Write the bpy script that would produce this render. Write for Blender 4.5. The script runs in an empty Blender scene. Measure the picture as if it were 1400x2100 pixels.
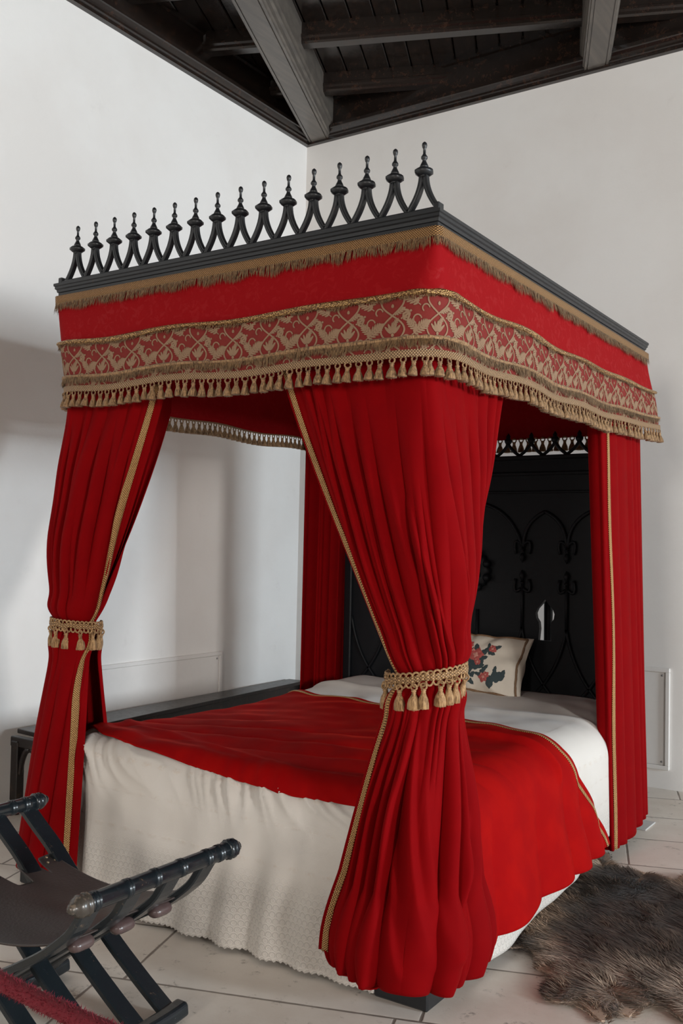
import bpy, math, random
import numpy as np
from mathutils import Vector, Matrix
PI = math.pi
rng = np.random.default_rng(7)
random.seed(5)
SC = bpy.context.scene
COL = SC.collection

# ------------------------------------------------------------------ helpers
def mesh_from(name, V, F, uv=None, smooth=True):
    me = bpy.data.meshes.new(name)
    V = np.asarray(V, float)
    me.from_pydata(V.tolist(), [], [tuple(int(i) for i in f) for f in F])
    if uv is not None:
        l = me.uv_layers.new(name='UVMap')
        idx = np.empty(len(me.loops), int); me.loops.foreach_get('vertex_index', idx)
        l.data.foreach_set('uv', np.asarray(uv, float)[idx].ravel())
    if smooth:
        me.polygons.foreach_set('use_smooth', [True] * len(me.polygons))
    me.update()
    return me

class MB:
    """collects shapes into one mesh"""
    def __init__(s): s.V = []; s.F = []; s.n = 0; s.S = []
    def add(s, V, F, smooth=False):
        V = np.asarray(V, float).reshape(-1, 3)
        s.V.append(V); s.F += [tuple(int(i) + s.n for i in f) for f in F]; s.S += [smooth] * len(F); s.n += len(V)
    def box(s, c, size, rot=None, bev=0.0):
        x, y, z = [v / 2 for v in size]
        b = min(bev, x * .9, y * .9, z * .9)
        if b <= 0:
            V = np.array([[i, j, k] for i in (-x, x) for j in (-y, y) for k in (-z, z)])
            F = [(0, 1, 3, 2), (4, 6, 7, 5), (0, 4, 5, 1), (2, 3, 7, 6), (0, 2, 6, 4), (1, 5, 7, 3)]
        else:
            V = []; 
            for i in (-1, 1):
                for j in (-1, 1):
                    for k in (-1, 1):
                        V += [[i * x, j * (y - b), k * (z - b)], [i * (x - b), j * y, k * (z - b)], [i * (x - b), j * (y - b), k * z]]
            V = np.array(V)
            def I(i, j, k, a): return ((i > 0) * 4 + (j > 0) * 2 + (k > 0)) * 3 + a
            F = []
            for sgn in (-1, 1):
                q = [(-1, -1), (1, -1), (1, 1), (-1, 1)]
                f = [I(sgn, a, c2, 0) for a, c2 in q]; F.append(f if sgn > 0 else f[::-1])
                f = [I(a, sgn, c2, 1) for a, c2 in q]; F.append(f[::-1] if sgn > 0 else f)
                f = [I(a, c2, sgn, 2) for a, c2 in q]; F.append(f if sgn > 0 else f[::-1])
            for a in (-1, 1):
                for c2 in (-1, 1):
                    F.append([I(-1, a, c2, 1), I(1, a, c2, 1), I(1, a, c2, 2), I(-1, a, c2, 2)])
                    F.append([I(a, -1, c2, 0), I(a, 1, c2, 0), I(a, 1, c2, 2), I(a, -1, c2, 2)])
                    F.append([I(a, c2, -1, 0), I(a, c2, 1, 0), I(a, c2, 1, 1), I(a, c2, -1, 1)])
            for i in (-1, 1):
                for j in (-1, 1):
                    for k in (-1, 1): F.append([I(i, j, k, 0), I(i, j, k, 1), I(i, j, k, 2)])
        if rot is not None: V = V @ np.array(rot).T
        s.add(V + np.array(c), F)
    def lathe(s, prof, origin, axis=(0, 0, 1), seg=16, ridge=0, amp=0.0, caps=True):
        """prof: list of (r, h) along axis"""
        a = np.array(axis, float); a /= np.linalg.norm(a)
        t = np.array([1., 0, 0]) if abs(a[0]) < .9 else np.array([0, 1., 0])
        e1 = np.cross(a, t); e1 /= np.linalg.norm(e1); e2 = np.cross(a, e1)
        V = []; n = len(prof)
        for r, h in prof:
            for k in range(seg):
                th = 2 * PI * k / seg
                rr = r * (1 + amp * math.cos(ridge * th)) if ridge else r
                V.append(np.array(origin) + a * h + rr * (math.cos(th) * e1 + math.sin(th) * e2))
        F = [(i * seg + k, i * seg + (k + 1) % seg, (i + 1) * seg + (k + 1) % seg, (i + 1) * seg + k) for i in range(n - 1) for k in range(seg)]
        if caps:
            F.append(tuple(range(seg))[::-1]); F.append(tuple((n - 1) * seg + k for k in range(seg)))
        s.add(V, F, True)
    def tube(s, pts, rad, seg=8, up=(0, 0, 1), sx=1.0, sy=1.0, twist=0.0, lobes=0, lamp=0.0, square=False):
        pts = np.asarray(pts, float); n = len(pts)
        T = np.gradient(pts, axis=0); T /= np.linalg.norm(T, axis=1)[:, None] + 1e-12
        rad = np.broadcast_to(rad, (n,)); V = []
        L = np.concatenate([[0], np.cumsum(np.linalg.norm(np.diff(pts, axis=0), axis=1))])
        for i in range(n):
            e1 = np.cross(np.array(up, float), T[i])
            if np.linalg.norm(e1) < 1e-6: e1 = np.cross([1., 0, 0.1], T[i])
            e1 /= np.linalg.norm(e1); e2 = np.cross(T[i], e1)
            for k in range(seg):
                th = 2 * PI * (k + (.5 if square else 0)) / seg
                r = rad[i] * (1 + lamp * math.cos(lobes * th + twist * L[i]))
                V.append(pts[i] + r * (sx * math.cos(th) * e1 + sy * math.sin(th) * e2))
        F = [(i * seg + k, i * seg + (k + 1) % seg, (i + 1) * seg + (k + 1) % seg, (i + 1) * seg + k) for i in range(n - 1) for k in range(seg)]
        F.append(tuple(range(seg))[::-1]); F.append(tuple((n - 1) * seg + k for k in range(seg)))
        s.add(V, F, not square)
    def bar(s, pts, w, t, side):
        """rectangular strip swept along pts; side = width direction, thickness normal to path and side"""
        pts = np.asarray(pts, float); n = len(pts); side = np.array(side, float)
        T = np.gradient(pts, axis=0); T /= np.linalg.norm(T, axis=1)[:, None]
        V = []; w = np.broadcast_to(w, (n,)); c = min(t, w.min()) * .18
        for i in range(n):
            nn = np.cross(T[i], side); nn /= np.linalg.norm(nn)
            a, b = w[i] / 2, t / 2
            for p, q in ((-a + c, -b), (a - c, -b), (a, -b + c), (a, b - c), (a - c, b), (-a + c, b), (-a, b - c), (-a, -b + c)):
                V.append(pts[i] + side * p + nn * q)
        F = [(i * 8 + k, i * 8 + (k + 1) % 8, (i + 1) * 8 + (k + 1) % 8, (i + 1) * 8 + k) for i in range(n - 1) for k in range(8)]
        F.append(tuple(range(8))[::-1]); F.append(tuple((n - 1) * 8 + k for k in range(8)))
        s.add(V, F)
    def sweep(s, prof, path, closed=False, up=(0, 0, 1)):
        """prof (out, z) closed polygon; path xy polyline with mitres; 'out' = right of travel"""
        path = np.asarray(path, float); n = len(path); V = []
        for i in range(n):
            d0 = path[i] - path[i - 1] if (i > 0 or closed) else path[1] - path[0]
            d1 = path[(i + 1) % n] - path[i] if (i < n - 1 or closed) else d0
            d0 = d0 / np.linalg.norm(d0); d1 = d1 / np.linalg.norm(d1)
            n0 = np.array([d0[1], -d0[0]]); n1 = np.array([d1[1], -d1[0]])
            m = n0 + n1; m = m / (m @ n0 + 1e-9) if abs(m @ n0) > 1e-6 else n0
            for o, z in prof: V.append([path[i][0] + m[0] * o, path[i][1] + m[1] * o, z])
        k = len(prof)
        F = [(i * k + j, i * k + (j + 1) % k, ((i + 1) % n) * k + (j + 1) % k, ((i + 1) % n) * k + j) for i in range(n if closed else n - 1) for j in range(k)]
        if not closed: F += [tuple(range(k))[::-1], tuple((n - 1) * k + j for j in range(k))]
        s.add(V, F)
    def strands(s, P0, P1, w, wd):
        """thin tapering blades from P0 to P1 with width direction wd"""
        P0 = np.asarray(P0); P1 = np.asarray(P1); n = len(P0)
        w = np.broadcast_to(w, (n,))[:, None]
        Pm = (P0 * .45 + P1 * .55)
        V = np.stack([P0 - wd * w, P0 + wd * w, Pm + wd * w * .8, Pm - wd * w * .8, P1], 1).reshape(-1, 3)
        F = []
        for i in range(n):
            b = i * 5; F.append((b, b + 1, b + 2, b + 3)); F.append((b + 3, b + 2, b + 4))
        s.add(V, F)
    def mesh(s, name, origin=(0, 0, 0)):
        V = np.concatenate(s.V) - np.array(origin)
        me = mesh_from(name, V, s.F, smooth=False)
        me.polygons.foreach_set('use_smooth', s.S)
        me.update(); return me

def wloc(o):
    v = Vector((0, 0, 0))
    while o is not None: v += o.location; o = o.parent
    return v

def link(name, me, mat, parent=None, label=None):
    o = bpy.data.objects.new(name, me); COL.objects.link(o)
    if mat is not None and not me.materials: me.materials.append(mat)
    if parent is not None: o.parent = parent
    if label: o['label'] = label
    return o

def build(name, mb, mat, parent=None, label=None, bevel=0):
    org = wloc(parent) if parent is not None else (0, 0, 0)
    o = link(name, mb.mesh(name, org), mat, parent, label)
    if bevel:
        m = o.modifiers.new('bevel', 'BEVEL'); m.width = bevel; m.segments = 2; m.limit_method = 'ANGLE'
    return o

def grid(name, P, mat, parent=None, uv=None, thick=0.0, keep=None, attrs=None, label=None, closed=False):
    """P (nu,nv,3) surface"""
    nu, nv = P.shape[:2]
    V = P.reshape(-1, 3)
    F = []
    for i in range(nu if closed else nu - 1):
        i2 = (i + 1) % nu
        for j in range(nv - 1):
            if keep is not None and not keep[i, j]: continue
            F.append((i * nv + j, i2 * nv + j, i2 * nv + j + 1, i * nv + j + 1))
    if parent is not None: V = V - np.array(wloc(parent))
    me = mesh_from(name, V, F, uv.reshape(-1, 2) if uv is not None else None)
    if attrs:
        for k, a in attrs.items():
            at = me.attributes.new(k, 'FLOAT', 'POINT'); at.data.foreach_set('value', np.asarray(a, float).ravel())
    o = link(name, me, mat, parent, label)
    if thick:
        m = o.modifiers.new('thickness', 'SOLIDIFY'); m.thickness = thick; m.offset = 0
    return o

def thing(name, label, cat, loc=(0, 0, 0), group=None):
    o = bpy.data.objects.new(name, None); COL.objects.link(o); o.location = loc
    o.empty_display_size = .1
    o['label'] = label; o['category'] = cat
    if group: o['group'] = group
    return o
def tag(o, label, cat, group=None):
    o['label'] = label; o['category'] = cat
    if group: o['group'] = group
    return o
def struct(name, mb, mat, label, cat, bevel=0):
    o = build(name, mb, mat, None, None, bevel); o['kind'] = 'structure'; o['label'] = label; o['category'] = cat; return o

def sines(seed, n, kmin, kmax):
    r = np.random.default_rng(seed)
    k = np.exp(r.uniform(math.log(kmin), math.log(kmax), n)); a = r.uniform(0, 2 * PI, n); ph = r.uniform(0, 2 * PI, n)
    def f(x, y=0.0):
        s = 0
        for i in range(n): s = s + np.sin(k[i] * (np.cos(a[i]) * x + np.sin(a[i]) * y) + ph[i]) * (kmin / k[i]) ** .6
        return s / math.sqrt(n)
    return f
def noise1(seed, n, kmin, kmax):
    r = np.random.default_rng(seed)
    k = r.uniform(kmin, kmax, n); ph = r.uniform(0, 2 * PI, n)
    return lambda x: sum(np.sin(k[i] * x + ph[i]) for i in range(n)) / math.sqrt(n)
def smooth(a, b, x):
    t = np.clip((x - a) / (b - a), 0, 1); return t * t * (3 - 2 * t)
def spline(pts, n):
    """Catmull-Rom through pts, n samples, even in arc length"""
    p = np.asarray(pts, float); m = len(p)
    q = np.vstack([2 * p[0] - p[1], p, 2 * p[-1] - p[-2]])
    out = []
    for i in range(m - 1):
        a, b, c, d = q[i:i + 4]
        for t in np.linspace(0, 1, 40, endpoint=False):
            out.append(.5 * ((2 * b) + (-a + c) * t + (2 * a - 5 * b + 4 * c - d) * t * t + (-a + 3 * b - 3 * c + d) * t ** 3))
    out.append(p[-1]); out = np.array(out)
    return resample(out, n)
def resample(out, n):
    L = np.concatenate([[0], np.cumsum(np.linalg.norm(np.diff(out, axis=0), axis=1))])
    s = np.linspace(0, L[-1], n)
    return np.stack([np.interp(s, L, out[:, k]) for k in range(out.shape[1])], 1)
def normals(P):
    du = np.gradient(P, axis=0); dv = np.gradient(P, axis=1)
    n = np.cross(du, dv); return n / (np.linalg.norm(n, axis=2, keepdims=True) + 1e-12)

# ------------------------------------------------------------------ materials
class X:
    """socket with arithmetic"""
    def __init__(s, t, o): s.t = t; s.o = o
    def _m(s, op, b=None, c=None):
        n = s.t.nodes.new('ShaderNodeMath'); n.operation = op
        for i, v in enumerate((s, b, c)):
            if v is None: continue
            if isinstance(v, X): s.t.links.new(v.o, n.inputs[i])
            else: n.inputs[i].default_value = v
        return X(s.t, n.outputs[0])
    def __add__(s, b): return s._m('ADD', b)
    __radd__ = __add__
    def __mul__(s, b): return s._m('MULTIPLY', b)
    __rmul__ = __mul__
    def __sub__(s, b): return s._m('SUBTRACT', b)
    def __rsub__(s, b): return s._m('MULTIPLY', -1)._m('ADD', b)
    def __truediv__(s, b): return s._m('DIVIDE', b)
    def sin(s): return s._m('SINE')
    def cos(s): return s._m('COSINE')
    def abs(s): return s._m('ABSOLUTE')
    def fr(s): return s._m('FRACT')
    def min(s, b): return s._m('MINIMUM', b)
    def max(s, b): return s._m('MAXIMUM', b)
    def sqrt(s): return s._m('SQRT')
    def atan2(s, b): return s._m('ARCTAN2', b)
    def step(s, lo, hi):
        n = s.t.nodes.new('ShaderNodeMapRange'); n.interpolation_type = 'SMOOTHSTEP'
        s.t.links.new(s.o, n.inputs[0]); n.inputs[1].default_value = lo; n.inputs[2].default_value = hi
        return X(s.t, n.outputs[0])

class Mat:
    def __init__(s, name, rough=.6, metal=0.0, **kw):
        s.m = bpy.data.materials.new(name); s.m.use_nodes = True; s.t = s.m.node_tree
        s.b = s.t.nodes['Principled BSDF']
        s.set('Roughness', rough); s.set('Metallic', metal)
        for k, v in kw.items(): s.set(k.replace('_', ' '), v)
    def set(s, k, v):
        i = s.b.inputs[k]
        if isinstance(v, X): s.t.links.new(v.o, i)
        elif hasattr(v, 'is_output'): s.t.links.new(v, i)
        elif isinstance(v, (tuple, list)): i.default_value = tuple(v) + ((1,) if len(v) == 3 else ())
        else: i.default_value = v
    def coord(s, kind='Object', scale=(1, 1, 1), rot=(0, 0, 0)):
        n = s.t.nodes.new('ShaderNodeTexCoord'); mp = s.t.nodes.new('ShaderNodeMapping')
        mp.inputs['Scale'].default_value = scale; mp.inputs['Rotation'].default_value = rot
        s.t.links.new(n.outputs[kind], mp.inputs[0]); return mp.outputs[0]
    def geo(s, scale=(1, 1, 1), rot=(0, 0, 0)):
        n = s.t.nodes.new('ShaderNodeNewGeometry'); mp = s.t.nodes.new('ShaderNodeMapping')
        mp.inputs['Scale'].default_value = scale; mp.inputs['Rotation'].default_value = rot
        s.t.links.new(n.outputs['Position'], mp.inputs[0]); return mp.outputs[0]
    def xyz(s, vec):
        n = s.t.nodes.new('ShaderNodeSeparateXYZ'); s.t.links.new(vec, n.inputs[0])
        return X(s.t, n.outputs[0]), X(s.t, n.outputs[1]), X(s.t, n.outputs[2])
    def vec(s, a, b, c=0.0):
        n = s.t.nodes.new('ShaderNodeCombineXYZ')
        for i, v in enumerate((a, b, c)):
            if isinstance(v, X): s.t.links.new(v.o, n.inputs[i])
            else: n.inputs[i].default_value = v
        return n.outputs[0]
    def noise(s, vec, scale, detail=4, rough=.55, dist=0.0):
        n = s.t.nodes.new('ShaderNodeTexNoise'); s.t.links.new(vec, n.inputs['Vector'])
        n.inputs['Scale'].default_value = scale; n.inputs['Detail'].default_value = detail
        n.inputs['Roughness'].default_value = rough; n.inputs['Distortion'].default_value = dist
        return X(s.t, n.outputs['Fac'])
    def voronoi(s, vec, scale, feature='F1', rand=1.0):
        n = s.t.nodes.new('ShaderNodeTexVoronoi'); n.feature = feature; s.t.links.new(vec, n.inputs['Vector'])
        n.inputs['Scale'].default_value = scale; n.inputs['Randomness'].default_value = rand
        return X(s.t, n.outputs['Distance'])
    def attr(s, name):
        n = s.t.nodes.new('ShaderNodeAttribute'); n.attribute_name = name; return X(s.t, n.outputs['Fac'])
    def mix(s, fac, a, b):
        n = s.t.nodes.new('ShaderNodeMix'); n.data_type = 'RGBA'
        if isinstance(fac, X): s.t.links.new(fac.o, n.inputs[0])
        else: n.inputs[0].default_value = fac
        for v, i in ((a, 6), (b, 7)):
            if isinstance(v, (tuple, list)): n.inputs[i].default_value = tuple(v) + (1,)
            else: s.t.links.new(v, n.inputs[i])
        return n.outputs[2]
    def bump(s, h, strength=.3, dist=.01):
        n = s.t.nodes.new('ShaderNodeBump'); n.inputs['Strength'].default_value = strength; n.inputs['Distance'].default_value = dist
        s.t.links.new(h.o, n.inputs['Height']); s.set('Normal', n.outputs[0])

def m_velvet(name, c, c2, sheen=.35, sr=.14):
    M = Mat(name, .82); g = M.geo()
    n = M.noise(g, 9, 3) ; f = M.noise(g, 420, 2)
    M.set('Base Color', M.mix(n.step(.35, .7), c, c2))
    M.set('Sheen Weight', sheen); M.set('Sheen Tint', (1.0, .05, .022)); M.set('Sheen Roughness', sr)
    M.set('Specular IOR Level', .06); M.bump(f, .12, .002); return M.m
VELVET = m_velvet('red velvet', (.185, .0003, .0016), (.20, .0005, .0016), .50, .2)
VELVET_COVER = m_velvet('red velvet coverlet', (.29, .0014, .0020), (.34, .0026, .0020), .14)
def m_damask():
    M = Mat('red damask', .7); u, v, _ = M.xyz(M.coord('UV'))
    g = M.geo(); n = M.noise(g, 26, 5, .65, 1.2); n2 = M.noise(g, 300, 2)
    M.set('Base Color', M.mix(n.step(.5, .62), (.25, .0014, .0036), (.268, .0026, .0045)))
    M.set('Roughness', n.step(.5, .62) * -.2 + .75); M.set('Specular IOR Level', .10); M.set('Sheen Weight', .05); M.set('Sheen Tint', (.9, .06, .04)); M.bump(n2, .15, .002); return M.m
DAMASK = m_damask()
def m_weave(name, c, c2):
    M = Mat(name, .75); g = M.geo(); n = M.noise(g, 700, 2); n2 = M.noise(g, 30, 3)
    M.set('Base Color', M.mix(n2, c, c2)); M.set('Specular IOR Level', .2); M.bump(n, .25, .002); return M.m
VINE = m_weave('tan vine weave', (.225, .135, .08), (.29, .185, .115))
BROCADE = m_weave('brick red brocade ground', (.155, .016, .013), (.20, .022, .017))
def m_gold(name, pitch, c1=(.42, .225, .08), c2=(.085, .035, .012), metal=.35):
    M = Mat(name, .42, metal); u, v, _ = M.xyz(M.coord('UV'))
    a = ((u + v) * (PI / pitch)).sin(); b = ((u - v) * (PI / pitch)).sin()
    h = (a * b).abs(); n = M.noise(M.geo(), 160, 2)
    h2 = (h + (n - .5) * .5).step(.12, .62)
    M.set('Base Color', M.mix(h2, c2, c1)); M.bump(h, .8, .003); return M.m
GOLD = m_gold('gold braid', .0085)
def m_cord():
    M = Mat('gold cord', .35, .5); g = M.geo(); v = M.voronoi(g, 190); n = M.noise(g, 60, 3)
    M.set('Base Color', M.mix(v.step(.25, .6), (.62, .38, .15), (.15, .07, .025))); M.bump(v * -1, .9, .004); return M.m
CORD = m_cord()
GOLD_FINE = m_gold('gold trim', .0085, (.78, .46, .18), (.13, .05, .017))
def m_thread(name, c1, c2, rough=.6):
    M = Mat(name, rough); g = M.geo((1, 1, .10)); n = M.noise(g, 330, 3, .7); n2 = M.noise(M.geo(), 60, 2)
    M.set('Base Color', M.mix((n * .75 + n2 * .25).step(.36, .62), c1, c2)); M.set('Sheen Weight', .1); M.set('Specular IOR Level', .25)
    M.bump(n, .7, .003); return M.m
THREAD = m_thread('gold tassel thread', (.085, .042, .018), (.40, .235, .112))
FUZZ = m_thread('brown gold fringe', (.07, .036, .016), (.27, .155, .07))
TIE = m_thread('tieback gold thread', (.16, .078, .030), (.50, .30, .14))
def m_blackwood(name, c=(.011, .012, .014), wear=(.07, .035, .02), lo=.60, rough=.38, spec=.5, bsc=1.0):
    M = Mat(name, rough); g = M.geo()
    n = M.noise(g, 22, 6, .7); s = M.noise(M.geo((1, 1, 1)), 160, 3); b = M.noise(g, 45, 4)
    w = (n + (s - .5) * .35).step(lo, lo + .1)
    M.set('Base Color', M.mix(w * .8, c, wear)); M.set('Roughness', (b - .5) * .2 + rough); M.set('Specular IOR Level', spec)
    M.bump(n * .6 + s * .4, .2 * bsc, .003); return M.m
BLACK = m_blackwood('black painted wood', lo=.66)
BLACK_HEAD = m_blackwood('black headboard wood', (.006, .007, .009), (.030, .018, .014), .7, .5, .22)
CHAIRWOOD = m_blackwood('worn black chair wood', (.011, .015, .018), (.11, .07, .045), .64, .24, .6, .3)
CEILWOOD = m_blackwood('dark ceiling wood', (.016, .011, .009), (.045, .022, .014), .54, .2, .6, .35)
def m_beam():
    M = Mat('varnished beam wood', .3); g = M.geo((1, 1, 1), (0, 0, math.radians(-22.4))); g2 = M.geo((26, 2.2, 26), (0, 0, math.radians(-22.4)))
    n = M.noise(g2, 1.0, 5, .6); b = M.noise(g, 2.0, 3)
    M.set('Base Color', M.mix(n.step(.3, .75), (.085, .074, .065), (.14, .12, .10))); M.set('Roughness', b * .25 + .2); M.set('Specular IOR Level', .6); M.bump(n, .06, .004); return M.m
BEAMWOOD = m_beam()
BROWNWOOD = m_blackwood('dark brown bench wood', (.014, .010, .009), (.05, .028, .02), .55, .33, .5)
def m_plaster():
    M = Mat('white plaster', .9); g = M.geo()
    n = M.noise(g, .9, 5, .6); n2 = M.noise(g, 5, 6, .65); n3 = M.noise(g, 60, 4)
    c = M.mix(n.step(.35, .65), (.745, .715, .685), (.79, .77, .745))
    c = M.mix(n2.step(.62, .78) * .25, c, (.58, .55, .52))
    M.set('Base Color', c); M.set('Specular IOR Level', .2); M.bump(n2 * .6 + n3 * .4, .12, .01); return M.m
PLASTER = m_plaster()
def m_lowbounce():
    M = Mat('dark low-bounce plaster', .9); g = M.geo(); n = M.noise(g, 1.3, 5); M.set('Base Color', M.mix(n, (.075, .060, .045), (.11, .09, .07))); M.bump(M.noise(g, 40, 4), .15, .01); return M.m
LOWBOUNCE = m_lowbounce()  # unseen right and front walls, coloured dark to cut bounced light
def m_floor():
    M = Mat('limestone slabs', .55); g = M.geo((1, 1, 1), (0, 0, math.radians(-19)))
    x, y, _ = M.xyz(g)
    row = (y + .115) / .42; ri = row._m('FLOOR'); fy = row.fr()
    off = (ri * 12.9898).sin() * 43758.5
    col = x / .95 + off.fr(); fx = col.fr(); ci = col._m('FLOOR')
    ex = (fx.min(fx * -1 + 1)) * .95; ey = (fy.min(fy * -1 + 1)) * .42
    wob = (M.noise(g, 14, 3) - .5) * .006
    edge = (ex.min(ey) + wob).step(.002, .007)
    idn = ((ri * 78.233 + ci * 37.719).sin() * 43758.5).fr()
    n = M.noise(g, 3, 6, .65); n2 = M.noise(g, 11, 6, .75); n3 = M.noise(g, 120, 3); n4 = M.noise(g, 60, 4, .8)
    c = M.mix(n.step(.3, .7), (.62, .535, .455), (.74, .67, .59))
    c = M.mix((idn * .5), c, (.72, .67, .61))
    c = M.mix(n2.step(.56, .68) * n4.step(.42, .58) * .75, c, (.17, .14, .115))
    c = M.mix(edge, (.22, .18, .15), c)
    M.set('Base Color', c); M.set('Roughness', n * .3 + .38); M.bump(edge * .7 + n3 * .12 + n2 * .2, .35, .006); return M.m
FLOOR = m_floor()
def m_linen():
    M = Mat('white bedspread linen', .85); u, v, _ = M.xyz(M.coord('UV')); hem = M.attr('hem'); g = M.geo()
    w = (u * (2 * PI / .0035)).sin() * (v * (2 * PI / .0035)).sin()
    # crochet lace zone near the hem
    P = .022
    row = v / P; fy = row.fr() - .5; fx = (u / P + row._m('FLOOR') * .5).fr() - .5
    r = (fx * fx + (fy + .25) * (fy + .25)).sqrt()
    scal = ((r * 3.6).fr() - .5).abs().step(.12, .34)
    hole = (r - .42).abs().step(.0, .10) * -1 + 1
    lace = hem.step(.17, .30) * -1 + 1
    emb = 0
    for h0 in (.30, .445, .545):
        e = (hem - h0).abs().step(.006, .016) * -1 + 1
        wv = ((u * 90).sin() * .5 + .5) * ((v * 160).cos() * .5 + .5)
        emb = e * wv + emb
    nz = M.noise(g, 2.5, 3)
    c = M.mix(nz.step(.3, .7), (.63, .58, .525), (.70, .655, .605))
    c = M.mix((lace * hole * .55), c, (.36, .33, .30))
    c = M.mix((emb * M.noise(g, 120, 2).step(.4, .6) * .4).min(1.0), c, (.58, .46, .36))
    M.set('Base Color', c); M.set('Sheen Weight', .15); M.set('Specular IOR Level', .2)
    h = (w * .06) * (lace * -1 + 1) + lace * scal * .9 + emb * .7 + M.noise(g, 140, 3) * .15
    M.bump(h, .55, .004); return M.m
LINEN = m_linen()
def m_plain(name, c, rough=.6, nscale=60, var=.12, bump=.1, **k):
    M = Mat(name, rough, **k); n = M.noise(M.geo(), nscale, 4)
    d = tuple(x * (1 - var) for x in c); e = tuple(min(1, x * (1 + var)) for x in c)
    M.set('Base Color', M.mix(n, d, e)); M.bump(n, bump, .004); return M.m
KNOBWOOD = m_blackwood('rubbed knob wood', (.055, .045, .036), (.20, .145, .10), .5, .28, .6, .4)
LEATHER = m_plain('dark brown leather', (.040, .028, .025), .42, 110, .3, .25)
LEATHER_ROLL = m_plain('polished leather roll', (.085, .055, .052), .25, 60, .2, .1)
BRASS = m_plain('old brass', (.45, .33, .2), .4, 80, .2, .1, metal=.8)
CUSHION = m_plain('cream satin', (.66, .595, .50), .6, 40, .06, .15)
ROSE = m_plain('red embroidery', (.42, .085, .075), .8, 260, .35, .5)
PINK = m_plain('pink embroidery', (.56, .25, .20), .8, 260, .25, .5)
LEAF = m_plain('dark green embroidery', (.035, .055, .06), .8, 260, .3, .5)
ROPE = m_plain('red plush rope', (.17, .008, .018), .9, 170, .45, .5)
PANEL = m_plain('white painted panel', (.72, .69, .66), .5, 30, .03, .05)
METAL = m_plain('dull metal', (.35, .35, .36), .35, 50, .1, .05, metal=.9)
SKINM = m_plain('bare hide', (.42, .30, .22), .8, 40, .2, .3)
STONEPAD = m_plain('grey stone pad', (.50, .49, .48), .5, 30, .08, .1)
CANOPYRED = m_velvet('dark red canopy lining', (.20, .002, .006), (.26, .003, .006), .1)
def m_fur():
    M = Mat('animal fur', .75); n = M.t.nodes.new('ShaderNodeAttribute'); n.attribute_name = 'furcol'
    M.set('Base Color', n.outputs['Color']); M.set('Specular IOR Level', .25); M.set('Sheen Weight', .1); return M.m
FUR = m_fur()

# ------------------------------------------------------------------ camera (solved from the photograph)
CAM = np.array([1.407, -2.6476, 1.3829]); YAW, PITCH, ROLL, FPX = -.5848, .0358, .0206, 1980.64
cy, sy = math.cos(YAW), math.sin(YAW)
fwd = np.array([sy * math.cos(PITCH), cy * math.cos(PITCH), math.sin(PITCH)])
rgt = np.array([cy, -sy, 0.]); upv = np.cross(rgt, fwd)
c_, s_ = math.cos(ROLL), math.sin(ROLL)
rgt, upv = c_ * rgt + s_ * upv, -s_ * rgt + c_ * upv
cd = bpy.data.cameras.new('camera'); cam = bpy.data.objects.new('camera', cd); COL.objects.link(cam)
cam.matrix_world = Matrix(((rgt[0], upv[0], -fwd[0], CAM[0]), (rgt[1], upv[1], -fwd[1], CAM[1]), (rgt[2], upv[2], -fwd[2], CAM[2]), (0, 0, 0, 1)))
cd.sensor_fit = 'VERTICAL'; cd.sensor_height = 36; cd.lens = FPX / 2100 * 36; cd.clip_start = .05
SC.camera = cam

# ------------------------------------------------------------------ room
XL, XR, YB, YF = -2.835, 9.6, 3.185, -9.5
ZT, ZP = 4.394, 4.72           # underside of the wall trim, plank ceiling
def wall_with_holes(axis, at, lo, hi, z1, holes, out, name, label):
    mb = MB(); t = .35
    us = sorted({lo, hi} | {h[0] for h in holes} | {h[1] for h in holes}); zs = sorted({0, z1} | {h[2] for h in holes} | {h[3] for h in holes})
    for i in range(len(us) - 1):
        for j in range(len(zs) - 1):
            u = (us[i] + us[i + 1]) / 2; z = (zs[j] + zs[j + 1]) / 2
            if any(h[0] < u < h[1] and h[2] < z < h[3] for h in holes): continue
            if axis == 'x': mb.box((at + out * t / 2, u, z), (t, us[i + 1] - us[i], zs[j + 1] - zs[j]))
            else: mb.box((u, at + out * t / 2, z), (us[i + 1] - us[i], t, zs[j + 1] - zs[j]))
    return struct(name, mb, PLASTER if name in ('wall_left', 'wall_back') else LOWBOUNCE, label, 'wall')
H = 5.0
WIN_R = [(.55, 1.95, 1.45, 2.95), (-4.6, -3.4, 1.45, 2.95)]  # second opening is unseen, added to brighten the back wall and bed foot
WIN_F = [(.6, 2.2, 1.4, 3.9), (4.6, 6.2, 1.4, 3.9)]
wall_with_holes('x', XL, YF - .35, YB, H, [], -1, 'wall_left', 'white plaster wall left of the bed')
wall_with_holes('y', YB, XL - .35, XR + .35, H, [], 1, 'wall_back', 'white plaster wall behind the headboard')
wall_with_holes('x', XR, YF - .35, YB, H, WIN_R, 1, 'wall_right', 'unseen darkened plaster wall with windows to the right')
wall_with_holes('y', YF, XL, XR, H, WIN_F, -1, 'wall_front', 'unseen darkened plaster wall with windows behind the viewer')
mb = MB(); mb.box(((XL + XR) / 2, (YB + YF) / 2, -.1), (XR - XL + .8, YB - YF + .8, .2)); struct('floor', mb, FLOOR, 'beige limestone slab floor', 'floor')
k = 1
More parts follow.
